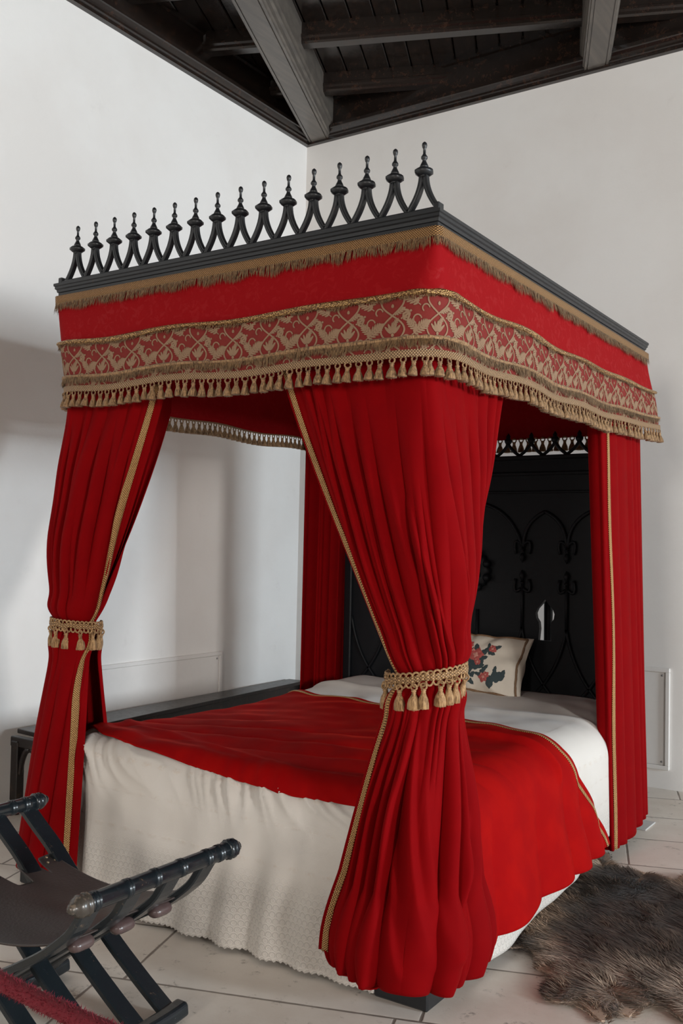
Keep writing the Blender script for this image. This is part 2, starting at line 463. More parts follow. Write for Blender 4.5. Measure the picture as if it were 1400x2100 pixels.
for holes, ax, at in ((WIN_R, 'x', XR), (WIN_F, 'y', YF)):
    for (a, b, z0, z1) in holes:
        mb = MB()
        def fb(u0, u1, za, zb, t=.06):
            c = ((u0 + u1) / 2, (za + zb) / 2)
            if ax == 'x': mb.box((at + .15, c[0], c[1]), (t, u1 - u0, zb - za), bev=.006)
            else: mb.box((c[0], at - .15, c[1]), (u1 - u0, t, zb - za), bev=.006)
        fb(a, a + .06, z0, z1); fb(b - .06, b, z0, z1); fb(a + .06, b - .06, z0, z0 + .06); fb(a + .06, b - .06, z1 - .06, z1)
        fb((a + b) / 2 - .025, (a + b) / 2 + .025, z0 + .06, z1 - .06, .05); fb(a + .06, b - .06, z0 + (z1 - z0) * .66, z0 + (z1 - z0) * .66 + .05, .055)
        struct('window_%d' % k, mb, PANEL, 'white mullioned window frame in the %s wall' % ('right' if ax == 'x' else 'front'), 'window'); k += 1

# ceiling: grid of beams and joists turned 22 degrees against the walls
BD = np.array([-.381, .925]); JD = np.array([.925, .381])     # beam direction, joist direction
ANG = math.atan2(JD[1], JD[0]); RZ = np.array([[math.cos(ANG), -math.sin(ANG), 0], [math.sin(ANG), math.cos(ANG), 0], [0, 0, 1]])
def local(x, y): p = np.array([x, y]); return p @ JD, p @ BD     # (across beams, along beams)
def clip_line(p, d):
    """parameter range of p+t*d inside the room rectangle"""
    t0, t1 = -99, 99
    for i, (lo, hi) in enumerate(((XL + .0, XR - .0), (YF + .0, YB - .0))):
        if abs(d[i]) < 1e-9: continue
        a, b = (lo - p[i]) / d[i], (hi - p[i]) / d[i]
        t0 = max(t0, min(a, b)); t1 = min(t1, max(a, b))
    return t0, t1
mb = MB()
across0 = local(-2.018, 2.227)[0]
for i in range(-24, 150):
    a = across0 + i * .152 + .076
    p = JD * a
    t0, t1 = clip_line(p, BD)
    if t1 - t0 < .1: continue
    c = p + BD * (t0 + t1) / 2
    w = .152 - .006
    mb.box((c[0], c[1], ZP + .02), (w, t1 - t0 + .25, .04), RZ, .006)
mb.box(((XL + XR) / 2, (YB + YF) / 2, ZP + .09), (XR - XL + .6, YB - YF + .6, .08))
struct('ceiling', mb, CEILWOOD, 'dark varnished plank ceiling', 'ceiling')
def beam(name, p, width, zb, label, mat, n=0, d=BD, other=JD, ztop=ZP):
    t0, t1 = clip_line(p, d)
    c = p + d * (t0 + t1) / 2; Lh = (t1 - t0) / 2 + .1
    a = p + d * (t0 - .12 - 0); b = p + d * (t1 + .12)
    w = width / 2; h = ztop - zb
    if n == 0:   # big beam: flat soffit with stepped side mouldings
        prof = [(-w * .62, 0), (-w * .62, .008), (-w * .70, .008), (-w * .70, 0.002), (-w * .86, .002), (-w * .9, .014), (-w, .02), (-w, .06), (-w * 1.12, .075), (-w * 1.12, .10), (-w * 1.2, .115), (-w * 1.2, h)]
    else:
        prof = [(-w * .8, 0), (-w, .012), (-w, .03), (-w * 1.25, .04), (-w * 1.25, .055), (-w * .95, .065), (-w * .95, h)]
    full = prof + [(-x, z) for x, z in prof[::-1]]
    m = MB(); m.sweep([(x, z + zb) for x, z in full], [a, b]); return struct(name, m, mat, label, 'beam')
beam('ceiling_beam', np.array([-2.345, 2.28]), .19, 4.41, 'broad moulded ceiling beam running into the corner above the bed', BEAMWOOD)
beam('ceiling_beam', np.array([-.455, 2.82]), .165, 4.41, 'pale grey moulded ceiling beam meeting the back wall at upper right', BEAMWOOD)
beam('ceiling_beam', np.array([1.40, 3.1]), .165, 4.41, 'moulded ceiling beam beyond the right edge of the view', BEAMWOOD)
beam('ceiling_beam', np.array([3.20, 3.1]), .165, 4.41, 'moulded ceiling beam near the right wall', BEAMWOOD)
for i in range(-1, 14):
    p = np.array([-2.431, 2.882]) - BD * (.66 * i)
    lab = {0: 'short dark ceiling joist nearest the back wall corner', 1: 'long dark ceiling joist crossing between the beams', -1: 'dark ceiling joist close against the back wall'}.get(i, 'dark ceiling joist %s toward the front wall' % {2: 'third', 3: 'fourth', 4: 'fifth', 5: 'sixth', 6: 'seventh', 7: 'eighth', 8: 'ninth', 9: 'tenth', 10: 'eleventh', 11: 'twelfth', 12: 'thirteenth', 13: 'fourteenth'}.get(i, ''))
    beam('ceiling_joist', p, .085, 4.585, lab, CEILWOOD, 1, JD, BD)
# wall trim and fascia below the planks
prof = [(0, 4.394), (.035, 4.394), (.035, 4.412), (.05, 4.418), (.05, 4.432), (.062, 4.44), (.075, 4.455), (.085, 4.458), (.085, 4.482), (.07, 4.49), (.04, 4.50), (.03, 4.50), (.03, ZP - .03), (.045, ZP - .022), (.045, ZP), (0, ZP)]
m = MB(); m.sweep(prof, [(XL, YF), (XL, YB), (XR, YB), (XR, YF), (XL, YF)][:5])
struct('trim_1', m, CEILWOOD, 'dark moulded wooden cornice along the top of the walls', 'trim')

# access panels on the walls
def access_panel(name, lab, c, half_w, z0, z1, axis):
    t = thing(name, lab, 'wall panel', c)
    m = MB(); fw = .025
    def bx(u0, u1, za, zb, d0, d1, mm):
        if axis == 'x': mm.box((c[0] + (d0 + d1) / 2, c[1] + (u0 + u1) / 2, (za + zb) / 2), (d1 - d0, u1 - u0, zb - za), bev=.003)
        else: mm.box((c[0] + (u0 + u1) / 2, c[1] - (d0 + d1) / 2, (za + zb) / 2), (u1 - u0, d1 - d0, zb - za), bev=.003)
    bx(-half_w, half_w, z1 - fw, z1, 0, .018, m); bx(-half_w, half_w, z0, z0 + fw, 0, .018, m)
    bx(-half_w, -half_w + fw, z0 + fw, z1 - fw, 0, .018, m); bx(half_w - fw, half_w, z0 + fw, z1 - fw, 0, .018, m)
    build('frame', m, PANEL, t)
    m = MB(); bx(-half_w + fw, half_w - fw, z0 + fw, z1 - fw, 0, .008, m); build('door', m, PANEL, t)
    for su in (-1, 1):
        for z in (z0 + .045, z1 - .045):
            m = MB(); ax = (1, 0, 0) if axis == 'x' else (0, -1, 0)
            o = (c[0] + .008, c[1] + su * (half_w - .045), z) if axis == 'x' else (c[0] + su * (half_w - .045), c[1] - .008, z)
            m.lathe([(.006, 0), (.006, .003), (.003, .005)], o, ax, 10); build('screw', m, METAL, t)
    return t
access_panel('access_panel', 'low white access panel on the left wall behind the bench', (XL, 1.68, .5), .65, .33, .668, 'x')
access_panel('access_panel', 'white screwed access panel on the back wall beside the right head curtain', (-.30, YB, .4), .185, .113, .707, 'y')

# ------------------------------------------------------------------ bed frame
W, L, HT = 1.8047, 2.28, 2.45
bed = thing('four_poster_bed', 'black carved four-poster bed with spiked crest and tester', 'bed', (-.9, 1.15, 0))
for (px, py, s) in ((-.098, .098, .032), (-W + .098, .098, .032), (-.085, 2.262, .05), (-W + .085, 2.262, .05)):
    m = MB()
    m.box((px, py, 1.215), (s, s, 2.35), bev=.008)
    for zc in (.12, .5): m.box((px, py, zc), (s + .012, s + .012, .03), bev=.006)
    p = build('post', m, BLACK, bed)
    m = MB()
    if py < 1:
        m.box((px + .035 * (1 if px > -.9 else -1), py - .045, .038), (.19, .21, .076), bev=.006)
    else:
        m.lathe([(.040, 0), (.042, .01), (.038, .02), (.04, .09), (.034, .1)], (px, py + .065, 0), (0, 0, 1), 32, 8, .05)
    build('foot', m, BLACK, p)
# cornice of the tester (foot and two sides), profile steps
prof = [(-.055, HT - .012), (0, HT), (0, HT - .010), (-.004, HT - .013), (-.004, HT - .022), (-.009, HT - .026), (-.011, HT - .036), (-.015, HT - .038), (-.015, HT - .050), (-.06, HT - .055)]
for nm, path in (('foot', [(-W, 0), (0, 0)]), ('right', [(0, 0), (0, L)]), ('left', [(-W, L), (-W, 0)]), ('head', [(0, L), (-W, L)])):
    m = MB()
    # mitred ends: extend with the corner geometry
    a, b = np.array(path[0], float), np.array(path[1], float); d = (b - a) / np.linalg.norm(b - a)
    out = np.array([d[1], -d[0]])
    V = []; k = len(prof)
    for o, z in prof: V.append([*(a + out * o + d * (-o)), z])
    for o, z in prof: V.append([*(b + out * o - d * (-o)), z])
    F = [(j, (j + 1) % k, k + (j + 1) % k, k + j) for j in range(k)] + [tuple(range(k))[::-1], tuple(range(k, 2 * k))]
    m.add(V, F); build('cornice', m, BLACK, bed)
m = MB(); m.box((-W / 2, L / 2, HT - .035), (W - .11, L - .11, .016)); build('canopy_lining', m, CANOPYRED, bed, 'dark red cloth lining under the tester')
# crest rail and sixteen finials
m = MB(); m.box((-W / 2, .031, HT + .004), (W - .03, .03, .02), bev=.004); m.box((-.022, .031, HT + .012), (.022, .034, .03), bev=.003); m.box((-W + .022, .031, HT + .012), (.022, .034, .03), bev=.003)
build('crest_rail', m, BLACK, bed)
for i in range(16):
    x = -.0765 - i * .1083; y = .031; z0 = HT + .012
    tl = random.uniform(-.012, .012); zt = random.uniform(-.004, .004)
    ax = np.array([tl, 0, 1.]); ax /= np.linalg.norm(ax)
    m = MB(); o = np.array([x, y, z0 + .108])
    m.lathe([(.013, 0), (.014, .006)], o, ax, 12)
    m.lathe([(.019, .004), (.031, .013), (.0315, .021), (.024, .027), (.014, .029)], o, ax, 8)
    m.lathe([(.013, .028), (.0145, .034), (.012, .040), (.007, .050), (.006, .056), (.0105, .060), (.0108, .066), (.0065, .072), (.0045, .076), (.0045, .092), (.007, .096), (.0088, .1035), (.0075, .110), (.003, .1145), (.0005, .1155)], o, ax, 14)
    f = build('finial', m, BLACK, bed)
    for sgn in (-1, 1):
        m = MB(); t = np.linspace(0, 1, 14)
        px = x + sgn * (.052 * (1 - t) ** 1.9 + .0065) + tl * .1 * t; pz = z0 - .006 + .118 * t
        m.tube(np.stack([px, np.full_like(px, y), pz], 1), .0112, 4, (0, 1, 0), 1.0, 1.15, square=True)
        m.tube(np.stack([px, np.full_like(px, y - .006), pz], 1), .005, 6, (0, 1, 0))
        build('bracket', m, BLACK, f)
# headboard
HY = 2.15
hx0, hx1 = -1.72, -.085
hb = MB()
def hole_pts():
    base = [(-.036, 0), (-.030, .06), (-.034, .095), (-.048, .115), (-.052, .14), (-.042, .165), (-.02, .19), (0, .215)]
    right = [(-x, z) for x, z in base[:-1]][::-1]
    return base + right
outer = [(hx0, .30), (hx1, .30), (hx1, 1.862), (hx0, 1.862)]
holes = [[(cx + x, .915 + z) for x, z in hole_pts()] for cx in (-.486, -1.314)]
import bmesh
bm = bmesh.new(); edges = []
for loop in [outer] + holes:
    vs = [bm.verts.new((x, HY, z)) for x, z in loop]
    edges += [bm.edges.new((vs[i], vs[(i + 1) % len(vs)])) for i in range(len(vs))]
bmesh.ops.triangle_fill(bm, use_beauty=True, use_dissolve=False, edges=edges)
r = bmesh.ops.extrude_face_region(bm, geom=bm.faces[:])
bmesh.ops.translate(bm, verts=[v for v in r['geom'] if isinstance(v, bmesh.types.BMVert)], vec=(0, .03, 0))
bmesh.ops.recalc_face_normals(bm, faces=bm.faces[:])
org = wloc(bed); bmesh.ops.translate(bm, verts=bm.verts[:], vec=-org)
me = bpy.data.meshes.new('headboard'); bm.to_mesh(me); bm.free()
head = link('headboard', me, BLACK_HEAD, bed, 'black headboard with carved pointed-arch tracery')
m = MB()
m.box(((hx0 + hx1) / 2, HY + .0, 1.872), (hx1 - hx0 + .02, .07, .022), bev=.005)
m.box(((hx0 + hx1) / 2, HY - .004, 1.787), (hx1 - hx0, .03, .018), bev=.004)
m.box(((hx0 + hx1) / 2, HY - .004, 1.690), (hx1 - hx0, .026, .012), bev=.003)
for x in (hx0 + .02, hx1 - .02): m.box((x, HY, 1.0), (.05, .05, 1.75), bev=.006)
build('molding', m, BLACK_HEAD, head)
def arc(p0, p1, bulge, n=14):
    p0, p1 = np.array(p0, float), np.array(p1, float); d = p1 - p0; nrm = np.array([-d[1], d[0]])
    t = np.linspace(0, 1, n)[:, None]; return p0 + d * t + nrm * (4 * bulge * t * (1 - t))
def trac(mm, pts2, r=.009, y=HY - .006):
    pts = np.stack([pts2[:, 0], np.full(len(pts2), y), pts2[:, 1]], 1); mm.tube(pts, r, 6, (0, 1, 0))
m = MB()
cols = [-.9 + k * .245 for k in (-3.3, -2.195, -1.195, 1.175, 2.18, 3.3)]
stem = [-.122 + 0, -.367, -.611, -1.189, -1.433, -1.678]
apx = [-.245, -.490, -1.31, -1.555]
def fleur(mm, x, z, s):
    """s=-1 points down, +1 up"""
    mm.lathe([(.002, -.03), (.013, -.012), (.016, 0), (.011, .012), (.002, .028)], (x, HY - .012, z), (0, 0, s), 10)
    mm.lathe([(.010, 0), (.012, .006), (.008, .012)], (x, HY - .012, z - s * .045), (0, 0, s), 10)
    for q in (-1, 1):
        t = np.linspace(0, 1, 10)
        px = x + q * (.008 + .036 * np.sin(t * 2.2)); pz = z - s * (.07 - .05 * t ** 1.6 + .028 * np.sin(t * PI))
        trac(mm, np.stack([px, pz], 1), .008, HY - .010)
for xs in stem[1:3] + stem[3:5]:
    trac(m, np.array([[xs, 1.40], [xs, 1.355]]), .011); fleur(m, xs, 1.345, -1)
    fleur(m, xs, 1.252, 1); trac(m, np.array([[xs, 1.235], [xs, .97]]), .009)
for xa in apx:
    for q in (-1, 1):
        trac(m, arc((xa, 1.587), (xa + q * .117, 1.40), -.17 * -q * -1 if False else .17 * q), .010)
# centre arch around the boss
for q in (-1, 1):
    trac(m, arc((-.9, 1.64), (-.9 + q * .285, 1.40), .17 * q), .010)
    trac(m, np.array([[-.9 + q * .03, 1.06], [-.9 + q * .03, .82], [-.9 + q * .05, .6]]), .010)
# crossing ogee net below
for xs in stem[1:3] + stem[3:5]:
    for q in (-1, 1):
        trac(m, arc((xs, .98), (xs + q * .245, .565), -.10 * q, 18), .009)
for xs, q in ((stem[0], -1), (stem[5], 1)): trac(m, arc((xs, .98), (xs + q * .245, .565), -.10 * q, 18), .009)
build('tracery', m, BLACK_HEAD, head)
m = MB()
m.lathe([(.10, 0), (.105, .012), (.085, .026), (.07, .030)], (-.9, HY, 1.27), (0, -1, 0), 32, 8, .08)
m.lathe([(.062, .02), (.058, .045), (.035, .06), (.005, .068)], (-.9, HY, 1.27), (0, -1, 0), 24, 6, .12)
for kx in range(8):
    th = 2 * PI * kx / 8 + PI / 8; m.lathe([(.020, .01), (.022, .03), (.012, .042), (.002, .046)], (-.9 + .098 * math.cos(th), HY, 1.27 + .098 * math.sin(th)), (0, -1, 0), 10)
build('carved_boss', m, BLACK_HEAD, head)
m = MB(); n = 12; sp = (hx1 - hx0 - .06) / n
for i in range(n):
    x = hx0 + .03 + sp * (i + .5)
    for q in (-1, 1):
        t = np.linspace(0, 1, 9); px = x + q * (sp / 2) * (1 - t) ** 1.7; pz = 1.885 + .075 * t
        trac(m, np.stack([px, pz], 1), .009, HY)
    m.lathe([(.010, 0), (.020, .014), (.022, .024), (.010, .036), (.013, .045), (.003, .062)], (x, HY, 1.945), (0, 0, 1), 8)
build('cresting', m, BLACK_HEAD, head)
# dark newel seen through the pierced opening
m = MB(); m.lathe([(.026, 0), (.028, .03), (.022, .04), (.024, .30), (.03, .33), (.02, .36)], (-.53, HY + .16, .84), (0, 0, 1), 16)
m.box((-.53, HY + .16, .43), (.05, .05, .86)); build('rear_strut', m, BLACK_HEAD, bed)

# ------------------------------------------------------------------ valance
val = thing('bed_valance', 'red and brocade tasselled valance hanging around the tester', 'valance', (-.9, 1.15, 1.92))
RECT = np.array([(-W + .012, L), (-W + .012, .012), (-.012, .012), (-.012, L)])     # left, foot, right (head end open)
RL = np.concatenate([[0], np.cumsum(np.linalg.norm(np.diff(RECT, axis=0), axis=1))])
STOT = RL[-1]
def rect_at(s):
    s = np.clip(s, 0, STOT); return np.stack([np.interp(s, RL, RECT[:, k]) for k in range(2)], -1)
vn1, vn2 = noise1(3, 5, 4, 14), noise1(4, 5, 3, 11)
def val_xy(s, z, off=0.0):
    """rounded path: corners soften towards the hem"""
    w = .010 + .17 * smooth(2.40, 1.95, z) ** .8
    P = 0
    for q in np.linspace(-1, 1, 25): P = P + rect_at(s + q * w)
    P = P / 25
    # ends: keep them unshrunk
    e = rect_at(s); end = np.minimum(s, STOT - s) ; k = smooth(0, .25, end)[..., None]
    P = P * k + e * (1 - k)
    Pn = rect_at(s + .01) - rect_at(s - .01)
    d = np.stack([np.gradient(P[..., 0], axis=0), np.gradient(P[..., 1], axis=0)], -1); d /= np.linalg.norm(d, axis=-1, keepdims=True) + 1e-9
    out = np.stack([d[..., 1], -d[..., 0]], -1)
    drop = smooth(2.40, 1.95, z)
    bul = .014 * np.sin(drop * 2.2) + .006 * drop * vn1(s) + .045 * drop * smooth(STOT - .8, STOT, s) + off
    return P + out * (bul[..., None] if np.ndim(bul) else bul)
def val_z(s, z): return z + .005 * vn2(s) * smooth(2.38, 2.2, z) + .02 * smooth(STOT - .5, STOT, s) * smooth(2.35, 2.0, z)
def val_surface(z0, z1, nz, off, ns=520):
    s = np.linspace(0, STOT, ns); P = np.zeros((ns, nz, 3))
    for j, z in enumerate(np.linspace(z0, z1, nz)):
        P[:, j, :2] = val_xy(s, z, off); P[:, j, 2] = val_z(s, z)
    uv = np.zeros((ns, nz, 2)); uv[..., 0] = s[:, None]; uv[..., 1] = np.linspace(z0, z1, nz)[None]
    return P, uv
P, uv = val_surface(2.392, 1.99, 22, 0); grid('skirt', P, DAMASK, val, uv, .004)
P, uv = val_surface(2.183, 1.992, 12, .005); BAND = P
def band_pt(s, z, e=.0022):
    i = np.clip(s / STOT * (BAND.shape[0] - 1), 0, BAND.shape[0] - 1.001); j = np.clip((2.183 - z) / (2.183 - 1.992) * 11, 0, 10.999)
    i0, j0 = i.astype(int), j.astype(int); fi, fj = (i - i0)[:, None], (j - j0)[:, None]
    p00, p10, p01, p11 = BAND[i0, j0], BAND[i0 + 1, j0], BAND[i0, j0 + 1], BAND[i0 + 1, j0 + 1]
    n = np.cross(p01 - p00, p10 - p00); n /= np.linalg.norm(n, axis=1)[:, None] + 1e-9
    c = np.array([-.9, 1.15, 2.0]); n = np.where(((p00 - c) * n).sum(1)[:, None] < 0, -n, n)
    return (p00 * (1 - fi) + p10 * fi) * (1 - fj) + (p01 * (1 - fi) + p11 * fi) * fj + n * e
UU, VV = .166, .186
def ell(cx, cy, a, b, ang, n=9):
    t = np.linspace(0, 2 * PI, n, endpoint=False); r = 1 - .22 * np.cos(t); x = a * np.cos(t); y = b * np.sin(t) * r
    return np.stack([cx + x * math.cos(ang) - y * math.sin(ang), cy + x * math.sin(ang) + y * math.cos(ang)], 1)
def strip(pts, w):
    pts = np.asarray(pts); T = np.gradient(pts, axis=0); T /= np.linalg.norm(T, axis=1)[:, None]; N_ = np.stack([-T[:, 1], T[:, 0]], 1); w = np.broadcast_to(w, (len(pts),))[:, None]
    a, b = pts + N_ * w, pts - N_ * w
    return [np.array([a[i], a[i + 1], b[i + 1], b[i]]) for i in range(len(pts) - 1)]
def feather(cx, cy, L_, ang, lob=6, wd=.42):
    out = []; ax = np.array([math.cos(ang), math.sin(ang)]); px = np.array([-ax[1], ax[0]])
    base = np.array([cx, cy]) - ax * L_ * .5
    out += strip([base + ax * L_ * t for t in np.linspace(-.1, .9, 6)], .0018)
    for k in range(lob):
        t = .08 + .80 * k / (lob - 1); ln = L_ * wd * math.sin(PI * (.16 + .78 * t)) 
        for sd in (-1, 1):
            an = ang + sd * (.95 - .45 * t); c = base + ax * L_ * t + np.array([math.cos(an), math.sin(an)]) * ln * .5
            out.append(ell(c[0], c[1], ln * .5, L_ / lob * .36, an))
    out.append(ell(*(base + ax * L_ * 1.02), L_ * .12, L_ * .05, ang)); return out
def trumpet(cx, cy, R_, ang, n=5, sp=.75):
    out = []
    for k in range(n):
        an = ang + sp * (2 * k / (n - 1) - 1); r0 = R_ * .58; out.append(ell(cx + math.cos(an) * r0, cy + math.sin(an) * r0, R_ * .44, R_ * .12, an))
    out.append(ell(cx, cy, R_ * .16, R_ * .12, ang)); return out
def hook(cx, cy, r, a0, a1, w=.0022):
    t = np.linspace(a0, a1, 10); rr = r * (1 - .35 * np.linspace(0, 1, 10)); return strip(np.stack([cx + rr * np.cos(t), cy + rr * np.sin(t)], 1), w)
motif = []
vt = np.linspace(0, 1, 25)
for sg_ in (1, -1):
    motif += strip(np.stack([(.5 + sg_ * .25 * np.sin(2 * PI * vt)) * UU, vt * VV], 1), .0027)
for (mx, dv_) in ((1, 0), (-1, .5)):
    def Tm(x, y): return ((.5 + mx * (x - .5)) * UU, (((y + dv_) % 1.0)) * VV)
    def An(a): return a if mx > 0 else PI - a
    motif += feather(*Tm(.10, .26), .066, An(.62), 7); motif += feather(*Tm(.93, .30), .050, An(2.3), 6)
    motif += trumpet(*Tm(.5, .17), .040, An(PI / 2)); motif += feather(*Tm(.56, .37), .030, An(.9), 5)
    motif += trumpet(*Tm(.12, .05), .030, An(-.5), 4); motif += feather(*Tm(.34, .06), .034, An(2.6), 5)
    motif += hook(*Tm(.02, .40), .017, An(.2), An(.2) + 4.2 * mx); motif += hook(*Tm(.80, .08), .015, An(3.0), An(3.0) - 4.0 * mx); motif += trumpet(*Tm(.70, .44), .024, An(.3), 4)
polys = []
for c in range(-1, int(STOT / UU) + 2):
    for r_ in (-1, 0, 1):
        for pg in motif:
            q = pg + np.array([c * UU, r_ * VV + .035]); 
            if q[:, 0].min() < .004 or q[:, 0].max() > STOT - .004 or q[:, 1].min() < .002 or q[:, 1].max() > .184: continue
            polys.append(q)
bo = grid('brocade_band', P, BROCADE, val, uv, .003, label='vine-patterned red and tan brocade band')
allq = np.concatenate(polys); AP = band_pt(allq[:, 0], 1.993 + allq[:, 1]) - np.array(wloc(val))
bm = bmesh.new(); bm.from_mesh(bo.data); bo.data.materials.append(VINE)
k0 = 0; bvs = [bm.verts.new(p) for p in AP]
for q in polys:
    try:
        f = bm.faces.new(bvs[k0:k0 + len(q)]); f.material_index = 1
    except ValueError: pass
    k0 += len(q)
bm.to_mesh(bo.data); bm.free()
def val_cord(name, z, r, off, mat, twist=900, sx=1, sy=1):
    s = np.linspace(0, STOT, 900); xy = val_xy(s, z, off); zz = val_z(s, z)
    m = MB(); m.tube(np.column_stack([xy, zz + 0 * s]), r, 8, (0, 0, 1), sx, sy, twist, 2, .22); return build(name, m, mat, val)
def val_braid(name, z0, z1, off, mat, amp=.0):
    P, uv = val_surface(z0, z1, 4, off, 900); return grid(name, P, mat, val, uv, .006)
def val_fringe(name, z0, z1, off, n, mat, w=.0013, jit=.012, clump=40):
    s = np.sort(rng.uniform(0.002, STOT - .002, n)); cl = noise1(9, 4, clump * .6, clump * 2)(s)
    a = val_xy(s, z0, off + .002); s2 = np.clip(s + .006 * cl + rng.normal(0, .003, n), 0, STOT)
    o2 = np.argsort(s2)
    zz1 = z1 + rng.normal(0, jit * .35, n) + .006 * noise1(11, 3, 20, 60)(s)
    b = val_xy(s, z1, off + .006) + rng.normal(0, .004, (n, 2)) + (rect_at(s2) - rect_at(s))
    m = MB(); P0 = np.column_stack([a, val_z(s, np.full(n, z0))]); P1 = np.column_stack([b, val_z(s, np.full(n, 1.) * zz1)])
    t = rect_at(s + .01) - rect_at(s - .01); t = np.column_stack([t, np.zeros(n)]); t /= np.linalg.norm(t, axis=1)[:, None] + 1e-9
    m.strands(P0, P1, w, t); return build(name, m, mat, val)
val_braid('top_braid', 2.396, 2.364, .009, GOLD)
val_fringe('top_fringe', 2.366, 2.327, .010, 5200, FUZZ)
val_cord('gold_cord', 2.186, .0095, .012, CORD)
val_fringe('cord_fringe', 2.180, 2.166, .010, 3000, FUZZ, .0015, .006)
val_cord('fringe_cord', 2.046, .0065, .012, THREAD)
val_fringe('middle_fringe', 2.044, 2.014, .011, 7000, FUZZ, .0014, .008)
P, uv = val_surface(2.008, 1.984, 4, .011, 900); grid('tassel_heading', P, m_gold('heading braid', .011, (.42, .26, .13), (.12, .06, .026), .1), val, uv, .008)
# tassels: five different meshes, a hundred on the two sides in view, the rest as one
def tassel_mesh(seed, h=.068, rr=.0152, o=(0, 0, 0)):
    r = np.random.default_rng(seed); m = MB()
    # loop from which it hangs
    t = np.linspace(0, 2 * PI, 13); lp = np.stack([.0105 * np.cos(t), 0 * t, -.009 + .009 * np.sin(t)], 1); m.tube(lp, .0032, 5, (0, 1, 0))
    q = h - .020
    m.lathe([(.003, 0), (.0075, -.002), (.0085, -.006), (.006, -.009), (.0078, -.012), (.0062, -.015)], (0, 0, -.016), (0, 0, 1), 10)
    f = r.uniform(.9, 1.12)
    m.lathe([(.0058, 0), (.0085, -.006), (rr * .85 * f, -.018), (rr * f, -.030), (rr * 1.04 * f, -q + .014), (rr * .9 * f, -q + .012)], (0, 0, -.029), (0, 0, 1), 18, 9, .10)
    n = 34; th = r.uniform(0, 2 * PI, n); a = np.stack([rr * .9 * np.cos(th), rr * .9 * np.sin(th), np.full(n, -h + .012)], 1)
    b = a * np.array([1.12, 1.12, 1]) + np.stack([r.normal(0, .0015, n), r.normal(0, .0015, n), -r.uniform(.004, .013, n)], 1)
    m.strands(a, b, .0012, np.stack([-np.sin(th), np.cos(th), 0 * th], 1)); return m
TM = [tassel_mesh(i) for i in range(5)]
TME = [m.mesh('tassel') for m in TM]
for me in TME: me.materials.append(THREAD)
s_foot = RL[1] + np.linspace(.02, W - .05, 44); s_right = RL[2] + np.linspace(-.008, L - .02, 56)
def tassel_at(s):
    xy = val_xy(np.array([s - .004, s, s + .004]), 1.985, .011)[1]; return np.array([xy[0], xy[1], float(val_z(np.array(s), 1.9865))])
vo = np.array(wloc(val))
for s in np.concatenate([s_foot, s_right]):
    p = tassel_at(s) - vo
    o = bpy.data.objects.new('tassel', random.choice(TME)); COL.objects.link(o); o.parent = val
    d = rect_at(np.array(s + .02)) - rect_at(np.array(s - .02))
    o.location = p; o.rotation_euler = (random.gauss(0, .05), random.gauss(0, .05), math.atan2(d[1], d[0]) + random.gauss(0, .2)); k = random.uniform(.94, 1.05); o.scale = (k, k, k)
m = MB()
for s in np.linspace(.03, RL[1] - .03, 56):
    p = tassel_at(s); T = random.choice(TM); d = rect_at(np.array(s + .02)) - rect_at(np.array(s - .02)); a = math.atan2(d[1], d[0])
    R3 = np.array([[math.cos(a), -math.sin(a), 0], [math.sin(a), math.cos(a), 0], [0, 0, 1]])
    off = 0
    for V in T.V: m.V.append(V @ R3.T + p)
    m.F += [tuple(i + m.n for i in f) for f in T.F]; m.S += T.S; m.n += T.n
# head end: hanging behind the headboard crest
hs = np.linspace(-.05, -W + .05, 160); zz = np.linspace(2.39, 1.985, 10)
P = np.zeros((160, 10, 3)); P[..., 0] = hs[:, None]; P[..., 1] = (L - .02) + .012 * noise1(5, 4, 5, 20)(hs)[:, None] * np.linspace(0, 1, 10)[None]; P[..., 2] = zz[None]
uvh = np.zeros((160, 10, 2)); uvh[..., 0] = hs[:, None]; uvh[..., 1] = zz[None]
grid('skirt', P, DAMASK, val, uvh, .004)
for x in np.linspace(-.06, -W + .06, 42):
    T = random.choice(TM)
    for V in T.V: m.V.append(V * np.array([1.15, 1, 1.15]) + np.array([x, L - .025, 1.99]))
    m.F += [tuple(i + m.n for i in f) for f in T.F]; m.S += T.S; m.n += T.n
o = build('tassel', m, THREAD, val); o['kind'] = 'stuff'

